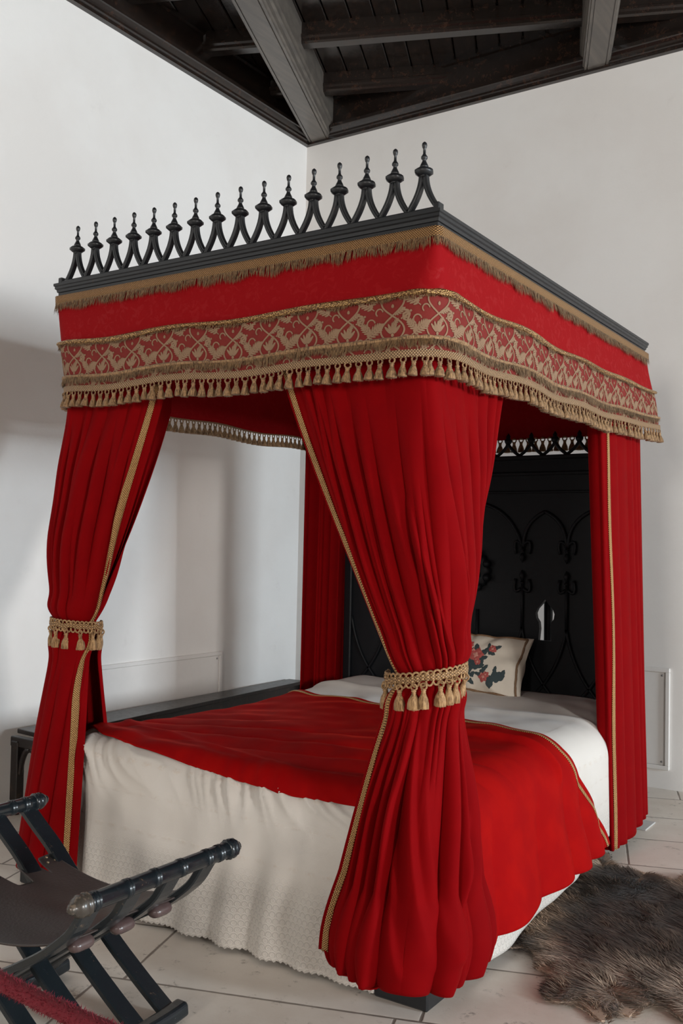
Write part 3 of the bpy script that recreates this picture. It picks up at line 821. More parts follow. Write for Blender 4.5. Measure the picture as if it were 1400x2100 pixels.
# ------------------------------------------------------------------ curtains
def ring(c, toward, hw, hd, a0, a1, n):
    """arc round centre c; angle 0 faces 'toward', positive to the right of the viewer there"""
    f = np.array(toward, float); f /= np.linalg.norm(f); r = np.array([-f[1], f[0]])
    a = np.radians(np.linspace(a0, a1, n)); return np.array(c) + np.outer(np.cos(a) * hd, f) + np.outer(np.sin(a) * hw, r)
def tied_curtain(root, top, tie, bot, zt, zk, zb, seed, trim_u, nu=460, tie_tilt=(0, 0), hem_wave=.012, ntop=9, ntie=17, nbot=9, ctr=None, balloon=.0, gexp=1.12, trim_w=.021, zb_fn=None, dev=None, sg=1, abot=.03, nmid=None):
    u = np.linspace(0, 1, nu)
    T, K, B = (resample(np.asarray(q, float), nu) for q in (top, tie, bot))
    r = np.random.default_rng(seed)
    def phase(n, s):
        g = np.random.default_rng(s); w = np.exp(g.normal(0, .55, n)); e = np.concatenate([[0], np.cumsum(w)]); e /= e[-1]
        return np.interp(u, e, np.arange(n + 1))
    amps = lambda n, s: np.random.default_rng(s)
    def pleat(n, s, sharp=.75):
        if isinstance(n, tuple):
            bp, am = n; ph = np.interp(u, bp, np.arange(len(bp))); return np.interp(ph, np.arange(len(am)) + .5, am) * np.abs(np.sin(PI * ph)) ** sharp
        ph = phase(n, s); a = np.interp(ph, np.arange(n + 1), np.random.default_rng(s + 50).uniform(.35, 1.15, n + 1))
        return a * (np.abs(np.sin(PI * ph)) ** sharp)
    f_top, f_tie, f_mid, f_bot = pleat(ntop, seed, 1.0), pleat(ntie, seed + 1, .6), pleat(nmid or int(ntop * 1.6), seed + 2, .65), pleat(nbot, seed + 3, .6)
    def plan_normal(C):
        d = np.gradient(C, axis=0); d /= np.linalg.norm(d, axis=1)[:, None] + 1e-9; return sg * np.stack([d[:, 1], -d[:, 0]], 1)
    calm = .08 + .92 * smooth(.035, .10, u)
    n1, n2 = 96, 84
    rows = []; ts = []
    for t in np.linspace(0, 1, n1):
        g = t ** gexp
        C = T * (1 - g) + K * g
        pin = -.006 * math.exp(-((1 - t) / .03) ** 2)
        a_top = .026 * (1 - smooth(0, .55, t)); a_mid = .040 * smooth(0.05, .4, t) * (1 - smooth(.6, .97, t)); a_tie = .028 * smooth(.35, .85, t) * (1 - .4 * smooth(.9, 1, t))
        h = (a_top * f_top + a_mid * f_mid + a_tie * f_tie) * calm
        bulge = .028 * math.sin(PI * t ** 1.5) + .02 * math.exp(-((t - .93) / .05) ** 2)
        C = C + plan_normal(C) * (h + pin + bulge * np.sin(PI * u) - .012)[:, None]
        z = zt + (zk - zt) * t + (tie_tilt[0] * (u - .5)) * smooth(.6, 1, t)
        rows.append(np.column_stack([C, np.broadcast_to(z, u.shape)]))
    for t in np.linspace(0, 1, n2)[1:]:
        g = t ** .82
        C = K * (1 - g) + B * g
        a_tie = .020 * (1 - smooth(.0, .45, t)); a_bot = abot * smooth(.02, .5, t)
        h = (a_tie * f_tie + a_bot * f_bot) * calm
        pin = -.006 * math.exp(-(t / .03) ** 2) + .016 * math.exp(-((t - .07) / .05) ** 2)
        C = C + plan_normal(C) * (h + pin - .012)[:, None]
        zbu = zb if zb_fn is None else zb_fn(u)
        z = zk + (zbu - zk) * t + (tie_tilt[0] * (u - .5)) * (1 - smooth(0, .4, t)) + hem_wave * noise1(seed + 8, 4, 8, 26)(u) * smooth(.8, 1, t)
        if balloon:
            k = smooth(.80, 1, t); C = C + plan_normal(C) * (balloon * math.sin(PI * min(1, max(0, (t - .72) / .28)) ** 1.3))[..., None] if np.ndim(balloon) else C + plan_normal(C) * (balloon * math.sin(PI * max(0, (t - .70) / .30) ** 1.2))
        rows.append(np.column_stack([C, np.broadcast_to(z, u.shape)]))
    if balloon:   # hem tucked under
        last = rows[-1].copy(); nr = plan_normal(last[:, :2])
        for q in np.linspace(0, 1, 7)[1:]:
            R_ = last.copy(); R_[:, :2] -= nr * (.05 * math.sin(q * PI / 2) + .03 * q); R_[:, 2] += -.018 * math.sin(q * PI) + .03 * q
            rows.append(R_)
    P = np.stack(rows, 1)
    if dev is not None: P = dev(u, P)
    hd_ = np.repeat(P[:, :1], 3, 1).copy(); hd_[:, 0, 2] = 2.375; hd_[:, 1, 2] = 2.25; hd_[:, 2, 2] = 2.12
    o = grid('cloth', np.concatenate([hd_, P], 1), VELVET, root, None, .004)
    o_tr = []
    if trim_u:
        u0, u1 = trim_u
        Lrow = np.linalg.norm(np.diff(P, axis=0), axis=2); S = np.concatenate([np.zeros((1, P.shape[1])), np.cumsum(Lrow, axis=0)])
        N = normals(P)
        nend = n1 + n2 - 1
        Q = np.zeros((5, nend, 3)); uvq = np.zeros((5, nend, 2))
        acc = np.concatenate([[0], np.cumsum(np.linalg.norm(np.diff(P[5, :nend], axis=0), axis=1))])
        for j in range(nend):
            for a in range(5):
                d = u0 + (u1 - u0) * a / 4
                for k in range(3): Q[a, j, k] = np.interp(d, S[:, j], P[:, j, k])
                # push outwards
                nn = np.array([np.interp(d, S[:, j], N[:, j, k]) for k in range(3)])
                Q[a, j] -= nn * sg * .0045
            uvq[:, j, 0] = np.linspace(0, abs(u1 - u0), 5); uvq[:, j, 1] = acc[j]
        grid('gold_trim', Q, GOLD_FINE, root, uvq, .004, label='gold braid trim')
    return P
TRIM_SIGN = [1.0]
VIEW = CAM[:2] - np.array([-.04, .03])
# near foot curtain
TIE_C = np.array([-.045, .045])
cur = thing('bed_curtain', 'red velvet curtain tied around the nearest foot post', 'curtain', (-.04, .05, .05), 'red velvet bed curtains')
top = [(-.655, .050), (-.40, .058), (-.16, .058), (-.074, .074), (-.058, .16), (-.052, .40), (-.050, .635)]
top = spline(top, 400)
tie = ring(TIE_C, VIEW, .106, .095, -64, 158, 300)
bot = spline([(-.320, -.125), (-.245, -.108), (-.12, -.130), (.0, -.110), (.065, -.05), (.085, .06), (.085, .17), (.055, .28)], 300)
def near_dev(u, P):
    # slack diagonal folds
    n1, n2 = 96, 84
    nr = P.shape[1]; T = np.concatenate([np.linspace(0, 1, n1), 1 + np.linspace(0, 1, n2)[1:], np.full(nr - n1 - n2 + 1, 2.0)])[None, :]; U = u[:, None]
    d = 0
    for (u0, t0, u1, t1, a, w) in ((.30, 1.12, .50, 1.93, .030, .030), (.24, 1.25, .40, 1.95, .020, .022), (.40, 1.30, .58, 1.90, .022, .030), (.70, 1.45, .56, 1.92, .024, .022), (.62, 1.10, .66, 1.7, .018, .02),
                                  (.40, .45, .50, 1.0, .016, .020), (.52, .30, .60, .98, .016, .022), (.34, .35, .44, .98, .014, .018), (.58, .55, .53, .98, .014, .015)):
        k = np.clip((T - t0) / (t1 - t0), 0, 1); uc = u0 + (u1 - u0) * k ** 1.3
        x = (U - uc) / w
        d = d + a * np.where(x < 0, np.exp(-x * x * .35), np.exp(-x * x * 2.5)) * np.sin(PI * k) ** .6 * ((T > t0) & (T < t1))
    C = P[..., :2] - np.array([-.07, .07]); C = C / (np.linalg.norm(C, axis=2, keepdims=True) + 1e-6)
    P = P.copy(); P[..., :2] += C * d[..., None]; return P
P_near = tied_curtain(cur, top, tie, bot, 2.0, .985, .085, 21, (.012, .034), tie_tilt=(.03, 0), balloon=.026, abot=.062, dev=near_dev, ntie=17,
    ntop=((0, .03, .06, .10, .14, .22, .36, .50, .60, .72, .82, .89, .95, 1), (.6, 1, 1, .9, .8, .45, .3, .35, .4, .5, .7, 1, .8)),
    nmid=((0, .04, .08, .12, .17, .23, .29, .39, .48, .56, .64, .74, .81, .88, .94, 1), (.6, .9, 1, 1, .8, .7, .5, .5, .4, .7, .6, .8, .9, .8, .7)),
    nbot=((0, .09, .14, .19, .24, .30, .52, .62, .68, .84, .92, 1), (.2, 1, 1.1, .9, 1.1, .75, .9, .6, 1.0, .8, .6)), hem_wave=.010, zb_fn=lambda u: .115 - .037 * smooth(.0, .35, u) + .03 * smooth(.8, 1, u))
# far foot curtain
VIEW2 = CAM[:2] - np.array([-1.70, .04]); TIE_C2 = np.array([-1.665, .055])
cur2 = thing('bed_curtain', 'red velvet curtain tied around the left foot post behind the chair', 'curtain', (-1.72, .05, .05), 'red velvet bed curtains')
top = spline([(-1.215, .06), (-1.45, .056), (-1.68, .058), (-1.758, .068), (-1.772, .14), (-1.77, .40), (-1.76, .66)], 400)
tie = ring(TIE_C2, VIEW2, .074, .085, 78, -275, 300)
bot = spline([(-1.440, -.120), (-1.57, -.145), (-1.70, -.145), (-1.82, -.08), (-1.885, .05), (-1.88, .20), (-1.84, .30), (-1.75, .34), (-1.66, .30)], 300)
TRIM_SIGN[0] = -1.0
P_far = None
def tied_rev(*a, **k): return tied_curtain(*a, **k)
P_far = tied_curtain(cur2, top, tie, bot, 2.0, 1.045, .10, 33, (.034, .062), balloon=0, ntop=10, ntie=15, nbot=9, hem_wave=.010, sg=-1)

def straight_curtain(root, top, bot, zt, zb, seed, trim, amp=.012, n=9, sign=1, zb_fn=None):
    nu = 240; u = np.linspace(0, 1, nu); T = resample(np.asarray(top, float), nu); B = resample(np.asarray(bot, float), nu)
    g = np.random.default_rng(seed); w = np.exp(g.normal(0, .5, n)); e = np.concatenate([[0], np.cumsum(w)]); e /= e[-1]
    ph = np.interp(u, e, np.arange(n + 1)); f = np.abs(np.sin(PI * ph)) ** .9 * np.interp(ph, np.arange(n + 1), g.uniform(.4, 1.1, n + 1))
    rows = []
    for t in np.linspace(0, 1, 70):
        C = T * (1 - t) + B * t; d = np.gradient(C, axis=0); d /= np.linalg.norm(d, axis=1)[:, None]; nr = np.stack([d[:, 1], -d[:, 0]], 1)
        C = C + nr * (sign * amp * (.5 + .7 * t) * (f - .5))[:, None]
        z1 = zb if zb_fn is None else zb_fn(u)
        rows.append(np.column_stack([C, zt + (z1 - zt) * t + 0 * u]))
    P = np.stack(rows, 1); hd_ = np.repeat(P[:, :1], 3, 1).copy(); hd_[:, 0, 2] = 2.375; hd_[:, 1, 2] = 2.25; hd_[:, 2, 2] = 2.12
    grid('cloth', np.concatenate([hd_, P], 1), VELVET, root, None, .004)
    if trim:
        N = -normals(P); S = np.concatenate([np.zeros((1, P.shape[1])), np.cumsum(np.linalg.norm(np.diff(P, axis=0), axis=2), axis=0)])
        Q = np.zeros((5, 70, 3)); uvq = np.zeros((5, 70, 2)); wv = .004 * noise1(seed, 3, 3, 8)(np.linspace(0, 2, 70))
        for j in range(70):
            for a in range(5):
                d = trim[0] + (trim[1] - trim[0]) * a / 4 + wv[j] + .012 * math.sin(j / 69 * PI)
                Q[a, j] = [np.interp(d, S[:, j], P[:, j, k]) for k in range(3)]
                Q[a, j] += np.array([np.interp(d, S[:, j], N[:, j, k]) for k in range(3)]) * .0045
            uvq[:, j, 0] = np.linspace(0, .02, 5); uvq[:, j, 1] = j / 69 * 1.9
        grid('gold_trim', Q, GOLD_FINE, root, uvq, .004, label='gold braid trim')
    return P
cur3 = thing('bed_curtain', 'straight red velvet curtain at the head post on the right', 'curtain', (0, 1.95, .05), 'red velvet bed curtains')
top = spline([(-.10, 1.655), (-.045, 1.64), (-.022, 1.68), (-.020, 1.95), (-.022, 2.18), (-.04, 2.24), (-.10, 2.26)], 300)
bot = spline([(-.03, 1.69), (.022, 1.665), (.040, 1.70), (.046, 1.95), (.044, 2.14), (.02, 2.235), (-.06, 2.25)], 300)
TRIM_SIGN[0] = 1.0
straight_curtain(cur3, top, bot, 2.0, .055, 5, (.115, .135), .015, 9, zb_fn=lambda u: .052 + .055 * smooth(.3, .85, u))
cur4 = thing('bed_curtain', 'red velvet curtain hanging at the head post on the wall side', 'curtain', (-1.77, 2.0, .05), 'red velvet bed curtains')
top = spline([(-1.755, 1.77), (-1.775, 1.80), (-1.775, 2.0), (-1.76, 2.22), (-1.70, 2.25)], 300)
bot = spline([(-1.80, 1.82), (-1.825, 1.86), (-1.825, 2.05), (-1.80, 2.24), (-1.74, 2.27)], 300)
straight_curtain(cur4, top, bot, 2.0, .08, 6, None, .012, 8)

# tiebacks
def tieback(label, c, view, hw, hd, z, tilt, a0, a1, t_angles, seed):
    f = np.array(view, float); f /= np.linalg.norm(f); rr = np.array([-f[1], f[0]])
    t = thing('curtain_tieback', label, 'tieback', (c[0], c[1], z), 'gold tasselled curtain tiebacks')
    def pt(a, e=0.0, dz=0.0):
        a_ = np.radians(a); return np.array([*(np.array(c) + f * math.cos(a_) * (hd + e) + rr * math.sin(a_) * (hw + e)), z + tilt * math.sin(a_) + dz])
    A = np.linspace(a0, a1, 180); wob = .003 * noise1(seed, 4, .05, .2)(A)
    P = np.zeros((180, 5, 3)); uv = np.zeros((180, 5, 2))
    for i, a in enumerate(A):
        for j, dz in enumerate((.010, .006, 0, -.006, -.010)):
            P[i, j] = pt(a, .012 + (.004 if j in (1, 2, 3) else 0) + .002 * math.sin(a * .9), dz + wob[i]); uv[i, j] = (a / 180 * PI * hw, dz)
    grid('band', P, m_gold('tieback braid', .009, (.47, .28, .13), (.15, .075, .03), .1), t, uv, .006)
    m = MB(); m2 = MB()
    for a in np.arange(a0 + 3, a1 - 2, 9.5):         # scalloped loops above and below the band
        for (mm, dz, sgn, h) in ((m, .008, 1, .012), (m, -.008, -1, .016)):
            th = np.linspace(0, PI, 9)
            pts = [pt(a + 5.0 * math.cos(q), .016, dz + sgn * h * math.sin(q)) for q in th]
            mm.tube(pts, .0034, 5, (0, 0, 1))
    build('loop_edging', m, TIE, t)
    r = np.random.default_rng(seed)
    for (a, lift) in t_angles:
        tm = tassel_mesh(int(r.integers(1e6)), .080, .0172).mesh('tassel'); tm.materials.append(TIE)
        o = bpy.data.objects.new('tassel', tm); COL.objects.link(o); o.parent = t
        o.location = pt(a, .020, -.014) - np.array([c[0], c[1], z])
        a_ = math.radians(a); od = f * math.cos(a_) + rr * math.sin(a_)
        # tilt outwards about the tangent
        o.rotation_euler = Matrix.Rotation(-lift, 3, Vector((od[1], -od[0], 0))).to_euler()
    return t
tieback('gold tasselled tieback around the nearest foot curtain', TIE_C, VIEW, .111, .104, .992, .020, -112, 118,
        [(-80, .12), (-38, .06), (-16, .03), (-3, .0), (20, .05), (33, .10), (46, .16), (72, .32), (-100, .1)], 3)
tieback('gold tasselled tieback around the left foot curtain', TIE_C2, VIEW2, .086, .090, 1.045, -.008, -115, 115,
        [(-78, .2), (-50, .12), (-22, .05), (8, .04), (38, .08), (58, .15), (82, .25)], 4)

# ------------------------------------------------------------------ bedding
def prof1(a, lo, hi, rl, rh):
    """flat between lo and hi with rounded edges, then straight down -> (coordinate, drop)"""
    a = np.asarray(a, float); c = a.copy(); d = np.zeros_like(a)
    t = a - (hi - rh); k = t > 0; tt = np.minimum(t, rh * PI / 2)
    c = np.where(k, hi - rh + rh * np.sin(tt / rh), c); d = np.where(k, rh * (1 - np.cos(tt / rh)) + np.maximum(t - rh * PI / 2, 0), d)
    t = (lo + rl) - a; k = t > 0; tt = np.minimum(t, rl * PI / 2)
    c = np.where(k, lo + rl - rl * np.sin(tt / rl), c); d = np.where(k, rl * (1 - np.cos(tt / rl)) + np.maximum(t - rl * PI / 2, 0), d)
    return c, d
BX0, BX1, BY0, ZM = -1.735, .012, -.030, .612
RXL, RXR, RYF = .10, .15, .09
sn1 = sines(12, 10, 3, 9); sn2 = sines(13, 12, 14, 40); sn3 = noise1(14, 9, 6, 48); sn4 = noise1(15, 7, 7, 30)
def spread_pt(a, b, ws=1.0):
    x, dx = prof1(a, BX0, BX1, RXL, RXR); y, dy = prof1(b, BY0, 9, RYF, .1)
    z = ZM - dx - dy
    foot = smooth(0.02, .55, dy); side = smooth(.03, .55, np.where(a > -.9, dx, 0)) * (1 - .85 * smooth(1.25, 1.6, b)); lft = smooth(.03, .5, np.where(a < -.9, dx, 0))
    y = y - .022 * foot - .009 * foot * sn3(a + .12 * dy) - .012 * smooth(.05, .2, dy)
    x = x + .045 * side + .010 * side * sn4(b)
    x = x - .03 * lft
    top = (1 - smooth(0, .15, dx + dy))
    z = z + top * (.008 * sn1(x, y) - .035 * smooth(-1.1, -1.7, x) * smooth(2.0, .9, y) * smooth(0.1, .6, y)
                   - .02 * smooth(.5, 0, y) * smooth(-1.2, -.2, x))
    # pulled diagonal wrinkles along the foot rim
    nw = sn1(a * 1.3, b * 1.3); q = a * 15 + b * 13 + 2.6 * nw
    rim = np.exp(-((dy - .06) / .085) ** 2) * (dy > 0) + np.exp(-((.06) / .085) ** 2) * np.exp(-((b - .06) / .10) ** 2) * (dy <= 0)
    wr = -(np.abs(np.sin(q)) ** .5 - .75) * .030 - (np.abs(np.sin(q * 2.27 + 1.5 * nw)) ** .6 - .7) * .020 - (np.abs(np.sin(q * .61 + 2 - nw)) ** .6 - .7) * .026
    wr = wr * ws * smooth(-1.70, -1.45, a) * (.55 + .45 * np.sin(a * 4.1 + 1) ** 2)
    z = z + rim * wr * .6; y = y - rim * wr * .9
    y = y + .035 * smooth(-1.38, -1.56, a) * smooth(.02, .09, dy)
    # raised bolster at the head
    z = z + .030 * smooth(1.62, 1.85, y) * smooth(-.05, -.25, x) * smooth(-1.75, -1.55, x) + .012 * np.exp(-((y - 1.70 - .1 * np.sin(3 * x)) / .03) ** 2) * top
    z = z + top * .004 * sn2(x, y)
    return np.stack([x, y, z], -1)
a_left = np.linspace(BX0 - .30, BX0 + .16, 26); a_top = np.linspace(BX0 + .16, BX1 - RXR, 190)[1:]
arcR = BX1 - RXR + RXR * PI / 2
a_right = np.linspace(BX1 - RXR, arcR + .43, 60)[1:]
A = np.concatenate([a_left, a_top, a_right])
b_foot = np.linspace(BY0 + RYF - RYF * PI / 2 - .505, BY0 + RYF, 110); b_top = np.linspace(BY0 + RYF, 2.12, 130)[1:]
Bv = np.concatenate([b_foot, b_top])
AA, BB = np.meshgrid(A, Bv, indexing='ij')
# the side hem rises towards the head
scale = 1 - .20 * smooth(.3, 1.7, BB)
AS = np.where(AA > arcR, arcR + (AA - arcR) * scale, AA)
P = spread_pt(AS, BB)
hem_f = BB - Bv[0]; hem_s = (A[-1] - AA) + .10
hem = np.where(BB < BY0 + RYF, hem_f, np.where(AA > BX1 - RXR, hem_s, 9.0)); 
sc_ = np.sin(AA * PI / .011) * .004
P[..., 2] = np.where((BB <= Bv[1]), P[..., 2] + sc_, P[..., 2]); P[..., 2] = np.maximum(P[..., 2], .006)
ia = AA; keep = ~(((AA > -.15) | (AA < BX0 + .165)) & (BB < .15))[:-1, :-1]
kk = np.zeros(AA.shape, bool); kk[:-1, :-1] = keep
uv = np.stack([np.where(BB < BY0 + RYF, AA, np.where(AA > BX1 - RXR, BB, AA)), np.where(BB < BY0 + RYF, BB, np.where(AA > BX1 - RXR, AA, BB))], -1)
o = grid('bedspread', P, LINEN, None, uv, .006, kk, {'hem': hem})
tag(o, 'white bedspread with crocheted lace hem reaching the floor at the foot', 'bedspread')

# red coverlet
ca = np.linspace(-1.70, arcR + .345, 240); nb = 200
def bf(a):   # foot edge
    return np.interp(a, [-1.75, -1.62, -1.5, -1.28, -1.05, -.8, -.5, -.235, -.17, .1, .25, .4, .6], [.22, .115, .062, .022, -.006, -.03, -.045, -.03, .15, .16, .17, .18, .20])
def bh(a):   # head edge
    return np.interp(a, [-1.75, -1.55, -1.31, -1.16, -.85, -.547, -.19, -.02, .1, .25, .4, .6], [1.62, 1.56, 1.52, 1.47, 1.36, 1.285, 1.215, 1.20, 1.24, 1.37, 1.46, 1.56])
tt = np.linspace(0, 1, nb)
CA = np.repeat(ca[:, None], nb, 1); CB = bf(CA) * (1 - tt) + bh(CA) * tt
ks = np.ones(5) / 5
Pc = spread_pt(np.where(CA > arcR, arcR + (CA - arcR) * (1 - .05 * smooth(.3, 1.6, CB)), CA), CB, .3)
N = normals(Pc)
if N[120, 100, 2] < 0: N = -N
drop = smooth(BX1 - RXR, arcR, CA)
fold = np.abs(np.sin(CB * 13 + 1.2 * np.sin(CB * 5) + (CA - .1) * (3.0 - 2.2 * CB))) ** .8
lay = np.exp(-((CB - bf(CA) - .06) / .045) ** 2) * .012 + np.exp(-((CB - bf(CA) - .16 - .05 * np.sin(CA * 3)) / .03) ** 2) * .010
dg = CB - .16 * (CA + 1.1) ** 2 - .25 * CA
tw = (np.abs(np.sin(dg * 15 + 1.3 * sn1(CA, CB))) ** .6 - .7) * .014 * (1 - drop) * np.exp(-((CB - .42) / .30) ** 2) * smooth(.02, .16, CB - bf(CA))
mid = np.exp(-((CB - (.93 + .26 * (CA + .3))) / .020) ** 2) * .026 * smooth(-.75, -.45, CA) * (1 - smooth(.02, .12, CA))
disp = .010 + drop * .030 * (fold - .35) * smooth(.0, .45, CA + .05) + lay * (1 - drop) + tw + mid + .003 * sn2(CA * .7, CB * .7)
disp += drop * .03 * smooth(.2, .5, CA)
Pc = Pc + N * disp[..., None]
cov = thing('coverlet', 'red velvet coverlet with gold trim laid across the white bedspread', 'coverlet', (-.85, .8, .62))
grid('cloth', Pc, VELVET_COVER, cov, None, .005)
N2 = normals(Pc); N2 = N2 if N2[120, 100, 2] > 0 else -N2
Q = np.zeros((240, 4, 3)); uvq = np.zeros((240, 4, 2)); S = np.concatenate([np.zeros((240, 1)), np.cumsum(np.linalg.norm(np.diff(Pc[:, ::-1], axis=1), axis=2), axis=1)], 1)
Pr, Nr = Pc[:, ::-1], N2[:, ::-1]
acc = np.concatenate([[0], np.cumsum(np.linalg.norm(np.diff(Pr[:, 0], axis=0), axis=1))])
for i in range(240):
    for j in range(4):
        d = .034 + .018 * j / 3
        Q[i, j] = [np.interp(d, S[i], Pr[i, :, k]) + .004 * np.interp(d, S[i], Nr[i, :, k]) for k in range(3)]
        uvq[i, j] = (acc[i], .018 * j / 3)
grid('gold_trim', Q, GOLD_FINE, cov, uvq, .004, label='gold braid trim')

# cushion
cu = thing('cushion', 'cream cushion embroidered with roses leaning on the headboard', 'cushion', (-.80, 1.97, .635))
cw, ch, ct = .60, .345, .085
tl = math.radians(-24); ctr = np.array([-.815, 2.00, .780]); rz = math.radians(2)
Rx = np.array([[1, 0, 0], [0, math.cos(tl), -math.sin(tl)], [0, math.sin(tl), math.cos(tl)]])
Rr = np.array([[math.cos(math.radians(2)), 0, math.sin(math.radians(2))], [0, 1, 0], [-math.sin(math.radians(2)), 0, math.cos(math.radians(2))]])
cn = sines(31, 10, 8, 26)
def cush(p, q, side=-1, e=0.0):
    """p,q in -1..1"""
    p = np.asarray(p, float); q = np.asarray(q, float)
    x = p * cw / 2 * (1 - .07 * (1 - q * q) * np.abs(p)); z = q * ch / 2 * (1 - .09 * (1 - p * p) * np.abs(q))
    th = ct * ((1 - np.abs(p) ** 2.6) * (1 - np.abs(q) ** 2.6)) ** .5
    rad = np.sin(9 * np.arctan2(q * ch, p * cw) + 2) * .009 * smooth(.35, .9, np.maximum(np.abs(p), np.abs(q))) + np.sin(17 * np.arctan2(q * ch, p * cw) + 1) * .004 * smooth(.5, .95, np.maximum(np.abs(p), np.abs(q)))
    y = side * (th + (rad + .003 * cn(x * 3, z * 3)) * (th > .004) + e)
    V = np.stack([x, y, z], -1); return V @ Rr.T @ Rx.T + ctr
g = np.sin(np.linspace(-PI / 2, PI / 2, 60)); GP, GQ = np.meshgrid(g, g, indexing='ij')
Pf = cush(GP, GQ, -1); Pb = cush(GP, GQ, 1)
nn = 60; V = np.concatenate([Pf.reshape(-1, 3), Pb.reshape(-1, 3)]); F = []
for i in range(nn - 1):
    for j in range(nn - 1):
        a, b, c, d = i * nn + j, (i + 1) * nn + j, (i + 1) * nn + j + 1, i * nn + j + 1
        F.append((a, b, c, d)); F.append((d + nn * nn, c + nn * nn, b + nn * nn, a + nn * nn))
link('cover', mesh_from('cover', V - np.array(wloc(cu)), F), CUSHION, cu)
# braid set a little inside the flange
per = [(t, -1) for t in np.linspace(-1, 1, 30)] + [(1, t) for t in np.linspace(-1, 1, 30)] + [(t, 1) for t in np.linspace(1, -1, 30)] + [(-1, t) for t in np.linspace(1, -1, 30)]
m = MB(); pts = np.array([cush(p * .93, q * .93, -1, .002) for p, q in per]); m.tube(pts, .006, 6, (0, 1, 0.3), 1, 1, 700, 2, .2); build('piping', m, m_plain('brown gold piping', (.20, .115, .06), .7, 200, .4, .4), cu)
def decal(mm, poly, e):
    c = np.mean(poly, 0); n = len(poly); rings = []
    for k in (1.0, .5):
        rings.append([cush(*(c + (np.array(p) - c) * k), -1, e * (1 if k < 1 else .3)) for p in poly])
    V = np.array(rings[0] + rings[1] + [cush(*c, -1, e)])
    F = [(i, (i + 1) % n, n + (i + 1) % n, n + i) for i in range(n)] + [(n + i, n + (i + 1) % n, 2 * n) for i in range(n)]
    mm.add(V, F, True)
asp = cw / ch
def blob(cx, cz, r, lob, ph, amp=.2, n=22, sx=1): 
    t = np.linspace(0, 2 * PI, n, endpoint=False); R_ = r * (1 + amp * np.cos(lob * t + ph)); return [(cx + R_[i] * math.cos(t[i]) / asp * sx, cz + R_[i] * math.sin(t[i])) for i in range(n)]
def leaf(cx, cz, l, w, ang):
    t = np.linspace(0, 2 * PI, 20, endpoint=False); P_ = []
    for q in t:
        a = l * math.cos(q); b = w * math.sin(q) * (1 - .4 * math.cos(q)) * (1 + .18 * math.cos(6 * q)); P_.append((cx + (a * math.cos(ang) - b * math.sin(ang)) / asp, cz + a * math.sin(ang) + b * math.cos(ang)))
    return P_
ml = MB()
for (x, z, l, w, an) in [(.10, -.12, .20, .10, -.6), (.22, -.16, .16, .08, .2), (.02, -.02, .14, .07, 2.5), (.30, .33, .13, .06, .9), (.42, .28, .10, .05, -.3), (.12, .40, .12, .06, 1.8), (-.12, .22, .14, .06, 2.7), (-.3, .05, .13, .06, 2.9), (-.22, -.2, .14, .07, 3.6),
                         (.62, -.40, .17, .11, .3), (.70, -.30, .11, .05, 1.2), (.48, -.62, .16, .09, -1.5), (.38, -.55, .10, .05, 3.3), (.36, -.20, .10, .045, .9), (.33, -.34, .09, .04, -.4), (-.12, -.62, .12, .05, .8), (.02, -.5, .13, .04, .5), (.14, -.45, .08, .05, 1.0), (.12, -.68, .09, .05, -.7), (-.25, -.55, .12, .06, 2.2), (-.05, -.8, .10, .03, 2.2), (.30, .10, .10, .05, .4), (-.02, .12, .10, .05, 3.6), (.05, .28, .10, .05, 1.4), (.26, .02, .11, .05, -1.0), (.50, .50, .10, .045, .6), (.34, .52, .09, .04, 1.9), (.08, -.30, .13, .06, -1.9), (-.10, -.38, .12, .05, -2.4), (.55, -.20, .08, .04, 1.4), (.24, -.42, .09, .04, 2.9)]:
    decal(ml, leaf(x, z, l * 1.3, w * 1.45, an), .003)
build('embroidered_leaves', ml, LEAF, cu, 'dark green embroidered leaves')
for (x, z, r) in [(.14, .16, .19), (-.14, .36, .16), (-.34, -.02, .14), (.42, .42, .10), (.36, -.50, .12), (.40, -.42, .08), (.20, -.06, .09), (-.02, .50, .09)]:
    r *= 1.3; mr = MB(); decal(mr, blob(x, z, r, 5, r * 20, .18), .004)
    for k in range(5):
        th = 2 * PI * k / 5 + x * 9; decal(mr, blob(x + .55 * r * math.cos(th) / asp, z + .55 * r * math.sin(th), r * .38, 3, k, .2, 14), .006)
    ob = build('embroidered_rose', mr, ROSE, cu)
    mr = MB(); decal(mr, blob(x, z, r * .42, 4, 1, .3, 16), .0075); decal(mr, blob(x - .5 * r / asp, z + .6 * r, r * .25, 3, 1, .3, 12), .0075); build('rose_heart', mr, PINK, ob)

# ------------------------------------------------------------------ bench along the left wall
be = thing('bench', 'long low dark wooden bench with arched ends along the left wall', 'bench', (-2.65, 1.8, 0))
fl = np.array([[-2.475, .60], [-2.655, 3.06], [-2.80, 3.06], [-2.735, .625]])
m = MB(); z0, z1 = .388, .412
V = [[*p, z0] for p in fl] + [[*p, z1] for p in fl]; m.add(V, [(3, 2, 1, 0), (4, 5, 6, 7), (0, 1, 5, 4), (1, 2, 6, 5), (2, 3, 7, 6), (3, 0, 4, 7)]); build('seat', m, BROWNWOOD, be, bevel=.004)
d = (fl[1] - fl[0]); ln = np.linalg.norm(d); d /= ln; ang = math.atan2(d[1], d[0]); Rb = np.array([[math.cos(ang), -math.sin(ang), 0], [math.sin(ang), math.cos(ang), 0], [0, 0, 1]])
c = (fl[0] + fl[1]) / 2 + np.array([-d[1], d[0]]) * .03
m = MB(); m.box((c[0], c[1], .345), (ln - .06, .025, .085), Rb, .004); build('apron', m, BROWNWOOD, be)
nb_ = np.array([-d[1], d[0]])
